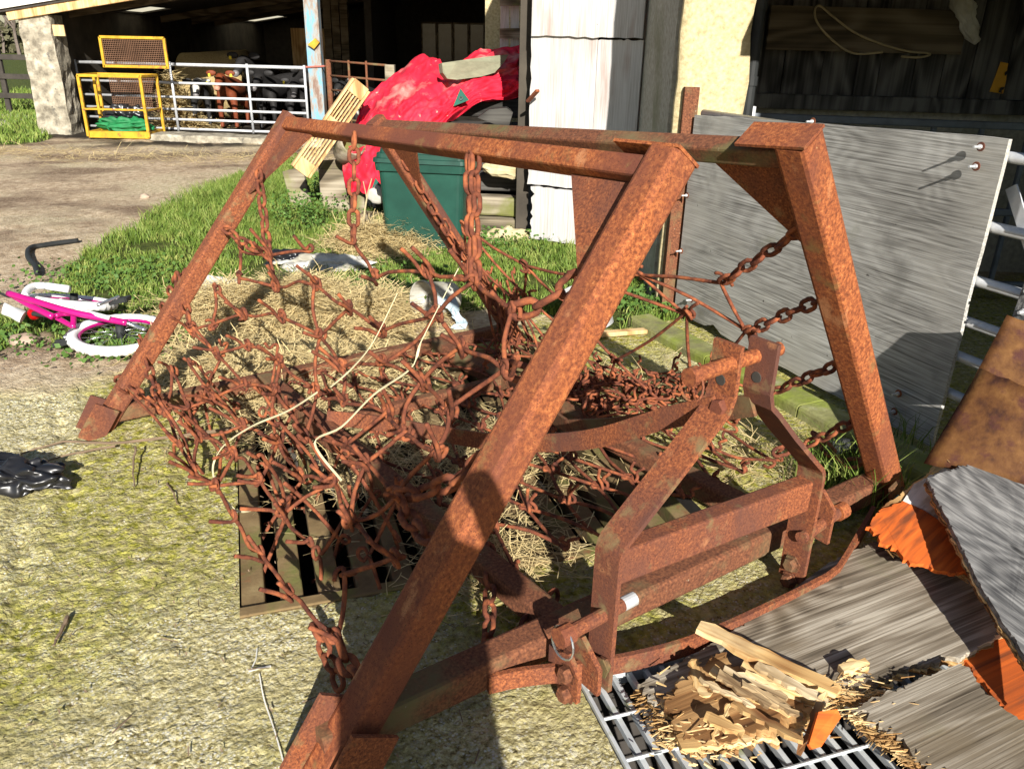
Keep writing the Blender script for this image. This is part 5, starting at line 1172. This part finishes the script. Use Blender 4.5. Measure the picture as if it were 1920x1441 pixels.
# ================================================================== BUCKETS, BAGS, BICYCLE, PIPE, TWIGS
def bucket(name, loc, ax, r, h, m, label):
    t = thing(name, label, 'bucket', loc); mb = MB(); ax = V(ax).normalized()
    mb.lathe([(0,0),(r*.8,0),(r,h),(r*1.06,h),(r*1.06,h-.02),(r*1.0,h-.02)], (0,0,0), 26, ax); o = mb.build('shell', m, t, smooth=False); 
    e = ax.orthogonal().normalized(); g = ax.cross(e); mb = MB(); mb.tube([ax*(h-.01)+(e*math.cos(a)+g*math.sin(a)*.35)*r*1.08 - ax*.10*math.sin(a) for a in [math.pi*i/12 for i in range(13)]], .0035, 6); mb.build('bail_handle', m_chrome, t)
    mb = MB(); mb.lathe([(r*.80,.012),(r*.97,h-.004)], (0,0,0), 26, ax); mb.build('inside', m, t)
    return t
bk = bucket('white_bucket', gp(835,600)+V((.03,.12,.11)), (-.75,-.75,.10), .115,.23, m_offw, 'white plastic bucket on its side holding old straps and twine')
for k in range(3):
    p = bk.location; mb = MB(); mb.strip(smoothpath([p+V((-.08+.05*k,-.20,.06)), p+V((-.03+.04*k,-.24,.03-.02*k)), p+V((.03,-.23,-.02*k)), p+V((.06+.02*k,-.27,-.08)), p+V((.02*k,-.31,-.115))],4), .035,.003,(.3,.5,.8)); mb.build('webbing_strap', plain('pale blue webbing %d'%k,(.36,.45,.50)), label=('uppermost','middle','lowest')[k]+' pale webbing strap spilling from the white bucket', cat='strap')
bucket('grey_bucket', gp(1112,618)+V((.02,.05,.0)), (-.35,.1,.9), .14,.26, m_greyp, 'grey bucket standing behind the front harrow leg')
crumple('white_sack', gp(418,556), (.20,.10,.07), m_offw, 'dirty white plastic sack at the edge of the hay', 'sack', .5, 11)
crumple('feed_sack', gp(612,505), (.32,.14,.06), m_offw, 'white feed sack lying flat in the grass behind the hay', 'sack', .5, 12)
crumple('dark_bag', gp(540,497), (.16,.09,.07), m_black, 'black plastic bag beside the white feed sack in the grass', 'bag', .5, 13)
crumple('dark_rag', gp(1590,845), (.12,.05,.03), m_rubber, 'dark rag on the kerb behind the harrow leg', 'rag', .4, 14)
pp = [gp(x,y,.03) for x,y in ((70,512),(66,498),(54,484),(53,470),(62,463),(80,460),(105,456),(147,451))]
mb = MB(); mb.tube(smoothpath(pp,5), .020, 10); mb.build('rubber_hose', m_rubber, smooth=True, label='bent black rubber hose lying on the dirt track', cat='hose')
for x,y,r_,lab,m in ((46,642,(.085,.06,.04),'pinkish stone in the dirt beside the bicycle pedal',m_stone),(272,372,(.05,.04,.04),'dark stone on the dirt track',m_stone)):
    mb = MB(); mb.blob((0,0,.01), r_, 16,10,.35,2,x); o = mb.build('stone', m, smooth=True, label=lab, cat='stone'); o.location = gp(x,y)
random.seed(9)
def twig(name, pts, r, label):
    mb = MB(); P = smoothpath([gp(*q) for q in pts],5); n = len(P); mb.tube([p+V((random.uniform(-1,1),random.uniform(-1,1),random.uniform(-.3,.6)))*.004 for p in P],[lerp(r,r*.4,i/n) for i in range(n)],6); return mb.build(name, m_twig, label=label, cat='twig', recalc=False)
twig('twig', [(450,800,.02),(330,818,.03),(210,830,.02),(120,828,.02),(40,850,.01)], .008, 'long bare twig trailing from the rear corner of the harrow')
twig('twig', [(215,835,.02),(140,850,.02),(60,870,.01)], .006, 'forked bare twig below the long twig')
twig('twig', [(255,838,.05),(250,870,.03),(253,912,.01)], .005, 'short dark twig standing below the long twig')
twig('twig', [(312,905,.01),(325,925,.012),(335,945,.01)], .004, 'tiny crooked twig on the moss beside the slatted grate')
twig('twig', [(125,1158,.012),(112,1185,.014),(100,1208,.012)], .007, 'short black twig on the ribbed concrete')
vs, fs = [], []
for _ in range(260):
    x, y = random.uniform(-.05,.62), random.random(); p = gp(random.uniform(0,900), random.uniform(860,1441), .008); a = random.uniform(0,6.28); l = random.uniform(.004,.014)*(5 if random.random()<.08 else 1); wd = random.uniform(.0008,.002)
    d = V((math.cos(a),math.sin(a),0))*l; s = V((-math.sin(a),math.cos(a),0))*wd; k = len(vs); vs += [p-s,p+s,p+d+s+V((0,0,.004)),p+d-s+V((0,0,.006))]; fs.append((k,k+1,k+2,k+3))
me = bpy.data.meshes.new('ground_litter'); me.from_pydata([tuple(v) for v in vs],[],fs); link('ground_litter', me, m_twig, label='specks of straw and bark scattered over the concrete', cat='litter', kind='stuff')
# pale scratch line on the concrete
mb = MB(); sp_ = smoothpath([gp(x,y,.004) for x,y in ((535,1441),(515,1370),(495,1310),(486,1262))],6); mb.strip(sp_, .003,.001,(1,.3,0)); sp_ = smoothpath([gp(x,y,.004) for x,y in ((466,1258),(486,1252),(508,1248))],3); mb.strip(sp_, .005,.0015,(.3,1,0)); mb.strip([gp(470,1256,.004),gp(480,1235,.004),gp(482,1215,.004)], .003,.0015,(1,.3,0)); mb.build('chalk_line', plain('chalk',(.75,.74,.68)), kind='structure')
# twine hanging in the net
for nm, l, lab in ((0,[(866,490),(830,560),(790,640),(770,690),(700,740),(640,800),(590,830),(640,900)],'pale twine hanging down through the middle of the chain net'),(1,[(745,550),(700,640),(660,690),(620,725)],'shorter pale twine snagged high on the chain net links'),(2,[(595,735),(540,770),(470,800),(415,840),(400,890),(440,955),(490,950)],'pale twine looping from the net towards the concrete')):
    mb = MB(); mb.strip(smoothpath([HC + HU*q.x + HV*q.y + V((0,0,q.z)) for q in [LP(x,y,.05) for x,y in l]],6), .007,.002,(.3,.6,.6)); mb.build('baling_twine', m_twine, label=lab, cat='twine')
mb = MB(); mb.beam(gp(1100,628,.02), gp(1235,618,.02), .05,.025,(0,0,1)); mb.build('pine_lath', m_pine, label='pale pine lath lying on the moss behind the harrow', cat='lath')
mb = MB(); mb.tube(smoothpath([gp(690,450,0),at(682,420,6.3),at(688,370,6.3),at(697,335,6.3)],5),[.010-.0004*i for i in range(16)],6); mb.tube([at(688,372,6.3),at(681,340,6.3)],.004,5); mb.build('bare_sapling', m_rope, label='thin pale bare sapling before the red tarpaulin', cat='sapling')

# bicycle
bi = thing('bicycle', "magenta child's bicycle with white tyres lying on its side in the grass", 'bicycle', gp(130,600)); BI = -bi.location
def bpt(name, mb, m, smooth=True, parent=bi):
    o = mb.build(name, m, parent, smooth)
    if parent is bi: o.location = BI
    return o
def wheel(c, ax, r, lab):
    ax = V(ax).normalized(); e = ax.orthogonal().normalized(); g = ax.cross(e)
    mb = MB(); n = 72; prof = [(.0,.026),(.018,.021),(.026,.0),(.018,-.021),(.0,-.026),(-.018,-.02),(-.024,0),(-.018,.02)]; rings = []
    for i in range(n):
        a = 2*math.pi*i/n; k = .011 if i % 2 else 0
        rings.append([c + (e*math.cos(a)+g*math.sin(a))*(r+pr*(1) + (k if pr > 0 else 0)) + ax*z for pr, z in prof])
    rings.append(rings[0]); vs = [p for q in rings for p in q]; kk = len(prof)
    mb.add(vs, [(i*kk+j,i*kk+(j+1)%kk,(i+1)*kk+(j+1)%kk,(i+1)*kk+j) for i in range(n) for j in range(kk)])
    t = bpt('tyre', mb, m_white)
    mb = MB(); mb.tube([c+(e*math.cos(a)+g*math.sin(a))*(r-.026) for a in [2*math.pi*i/40 for i in range(40)]], .010, 6, closed=True); bpt('rim', mb, m_pink)
    mb = MB()
    for i in range(20):
        a = 2*math.pi*i/20; mb.tube([c+ax*.02*(-1)**i, c+(e*math.cos(a)+g*math.sin(a))*(r-.03)], .0016, 4)
    bpt('spokes', mb, m_chrome); mb = MB(); mb.tube([c-ax*.05,c+ax*.05], .022, 10); bpt('hub', mb, m_rubber)
w1c = gp(226,626,.07); wheel(w1c, (.06,-.05,1), .225, 'rear')
w2c = gp(138,566,.13); wheel(w2c, (.1,.26,.97), .195, 'front')
def bt_(l, r, m, name, n=10): mb = MB(); mb.tube(smoothpath([gp(*q) for q in l],5), r, n); return bpt(name, mb, m)
bt_([(16,550,.26),(70,566,.24),(135,585,.20),(190,596,.17),(238,605,.15)], .018, m_pink, 'main_tube')
bt_([(22,552,.24),(60,574,.20),(100,594,.16)], .018, m_pink, 'down_tube')
bt_([(104,592,.17),(120,588,.17),(138,588,.17)], .014, m_pink, 'seat_stay'); bt_([(104,594,.15),(122,604,.13),(138,613,.12)], .014, m_pink, 'chain_stay'); bt_([(137,584,.18),(138,598,.15),(137,614,.12)], .015, m_pink, 'seat_tube')
bt_([(140,578,.19),(175,588,.19),(205,596,.18)], .012, m_white, 'chain_guard'); bt_([(238,605,.15),(255,612,.13),(272,618,.12)], .012, m_chrome, 'fork_end')
bt_([(46,556,.24),(52,543,.25),(66,536,.25),(90,536,.25)], .020, m_white, 'handlebar'); bt_([(86,536,.25),(128,542,.25)], .021, m_white, 'grip')
bt_([(-10,545,.2),(6,552,.22),(20,556,.22),(45,548,.24)], .007, m_rubber, 'brake_cable'); bt_([(95,593,.15),(78,590,.15),(62,588,.15)], .013, m_rubber, 'seat_post')
mb = MB(); mb.blob((0,0,0),(.035,.035,.035),14,10,0); o = mb.build('reflector', m_red, bi, True); o.location = gp(64,588,.13)+BI
mb = MB(); P = []
for i in range(13):
    t = i/12; c = lerp(gp(6,578,.12), gp(44,594,.13), t); wv = .03 + .075*sstep(.25,.9,t); ax_ = V((.35,-.9,.1))
    P.append([c + ax_.normalized()*wv*math.cos(a)*1.0 + V((.2,.3,.8)).normalized()*.035*math.sin(a)*(1-.3*t) for a in [2*math.pi*j/12 for j in range(13)]])
mb.grid(P); mb.add(P[-1][:12],[tuple(range(12))]); mb.add(P[0][:12],[tuple(range(12))]); bpt('saddle', mb, m_white)
def pedal(px,py,z,axp):
    c = gp(px,py,z); mb = MB()
    for s in (-1,1): mb.beam(c+V((-.045,s*.03,-.03)), c+V((.045,s*.03,-.01)), .012,.022); mb.beam(c+V((s*.045,-.03,-.02+s*.01)), c+V((s*.045,.03,-.02+s*.01)), .012,.022)
    mb.beam(c+V((-.045,0,-.02)),c+V((.045,0,-.01)),.025,.02); bpt('pedal', mb, m_rubber, False)
    bt_([axp,(px,py,z)], .009, m_chrome, 'crank_arm')
pedal(120,634,.08,(140,612,.12)); pedal(224,556,.22,(182,572,.20))

# ================================================================== PHOTOGRAPHER (stands behind the camera, casts the shadow over the foreground)
def person():
    vs = [(0,-.44,.95),(0,-.45,1.15),(0,-.44,1.38),(0,-.42,1.50),(0,-.38,1.60),(0,-.36,1.69)]; rr = [.16,.155,.17,.065,.095,.09]; ed = [(0,1),(1,2),(2,3),(3,4),(4,5)]
    for s in (-1,1):
        k = len(vs); vs += [(s*.20,-.44,1.41),(s*.27,-.30,1.20),(s*.12,-.10,1.42),(s*.075,-.06,1.50)]; rr += [.075,.06,.045,.04]; ed += [(2,k),(k,k+1),(k+1,k+2),(k+2,k+3)]
        k = len(vs); vs += [(s*.11,-.44,.85),(s*.12,-.43,.50),(s*.13,-.46,.09),(s*.14,-.33,.05)]; rr += [.11,.075,.055,.05]; ed += [(0,k),(k,k+1),(k+1,k+2),(k+2,k+3)]
    me = bpy.data.meshes.new('person'); me.from_pydata(vs, ed, [])
    o = link('person', me, m_cloth, label='person in dark clothes photographing the harrow, casting the foreground shadow', cat='person'); o.location = (.12,-.06,0)
    md = o.modifiers.new('skin','SKIN'); md.use_smooth_shade = True
    for i, s in enumerate(me.skin_vertices[0].data): s.radius = (rr[i], rr[i]); s.use_root = (i == 0)
    sb = o.modifiers.new('smooth','SUBSURF'); sb.levels = sb.render_levels = 1
person()
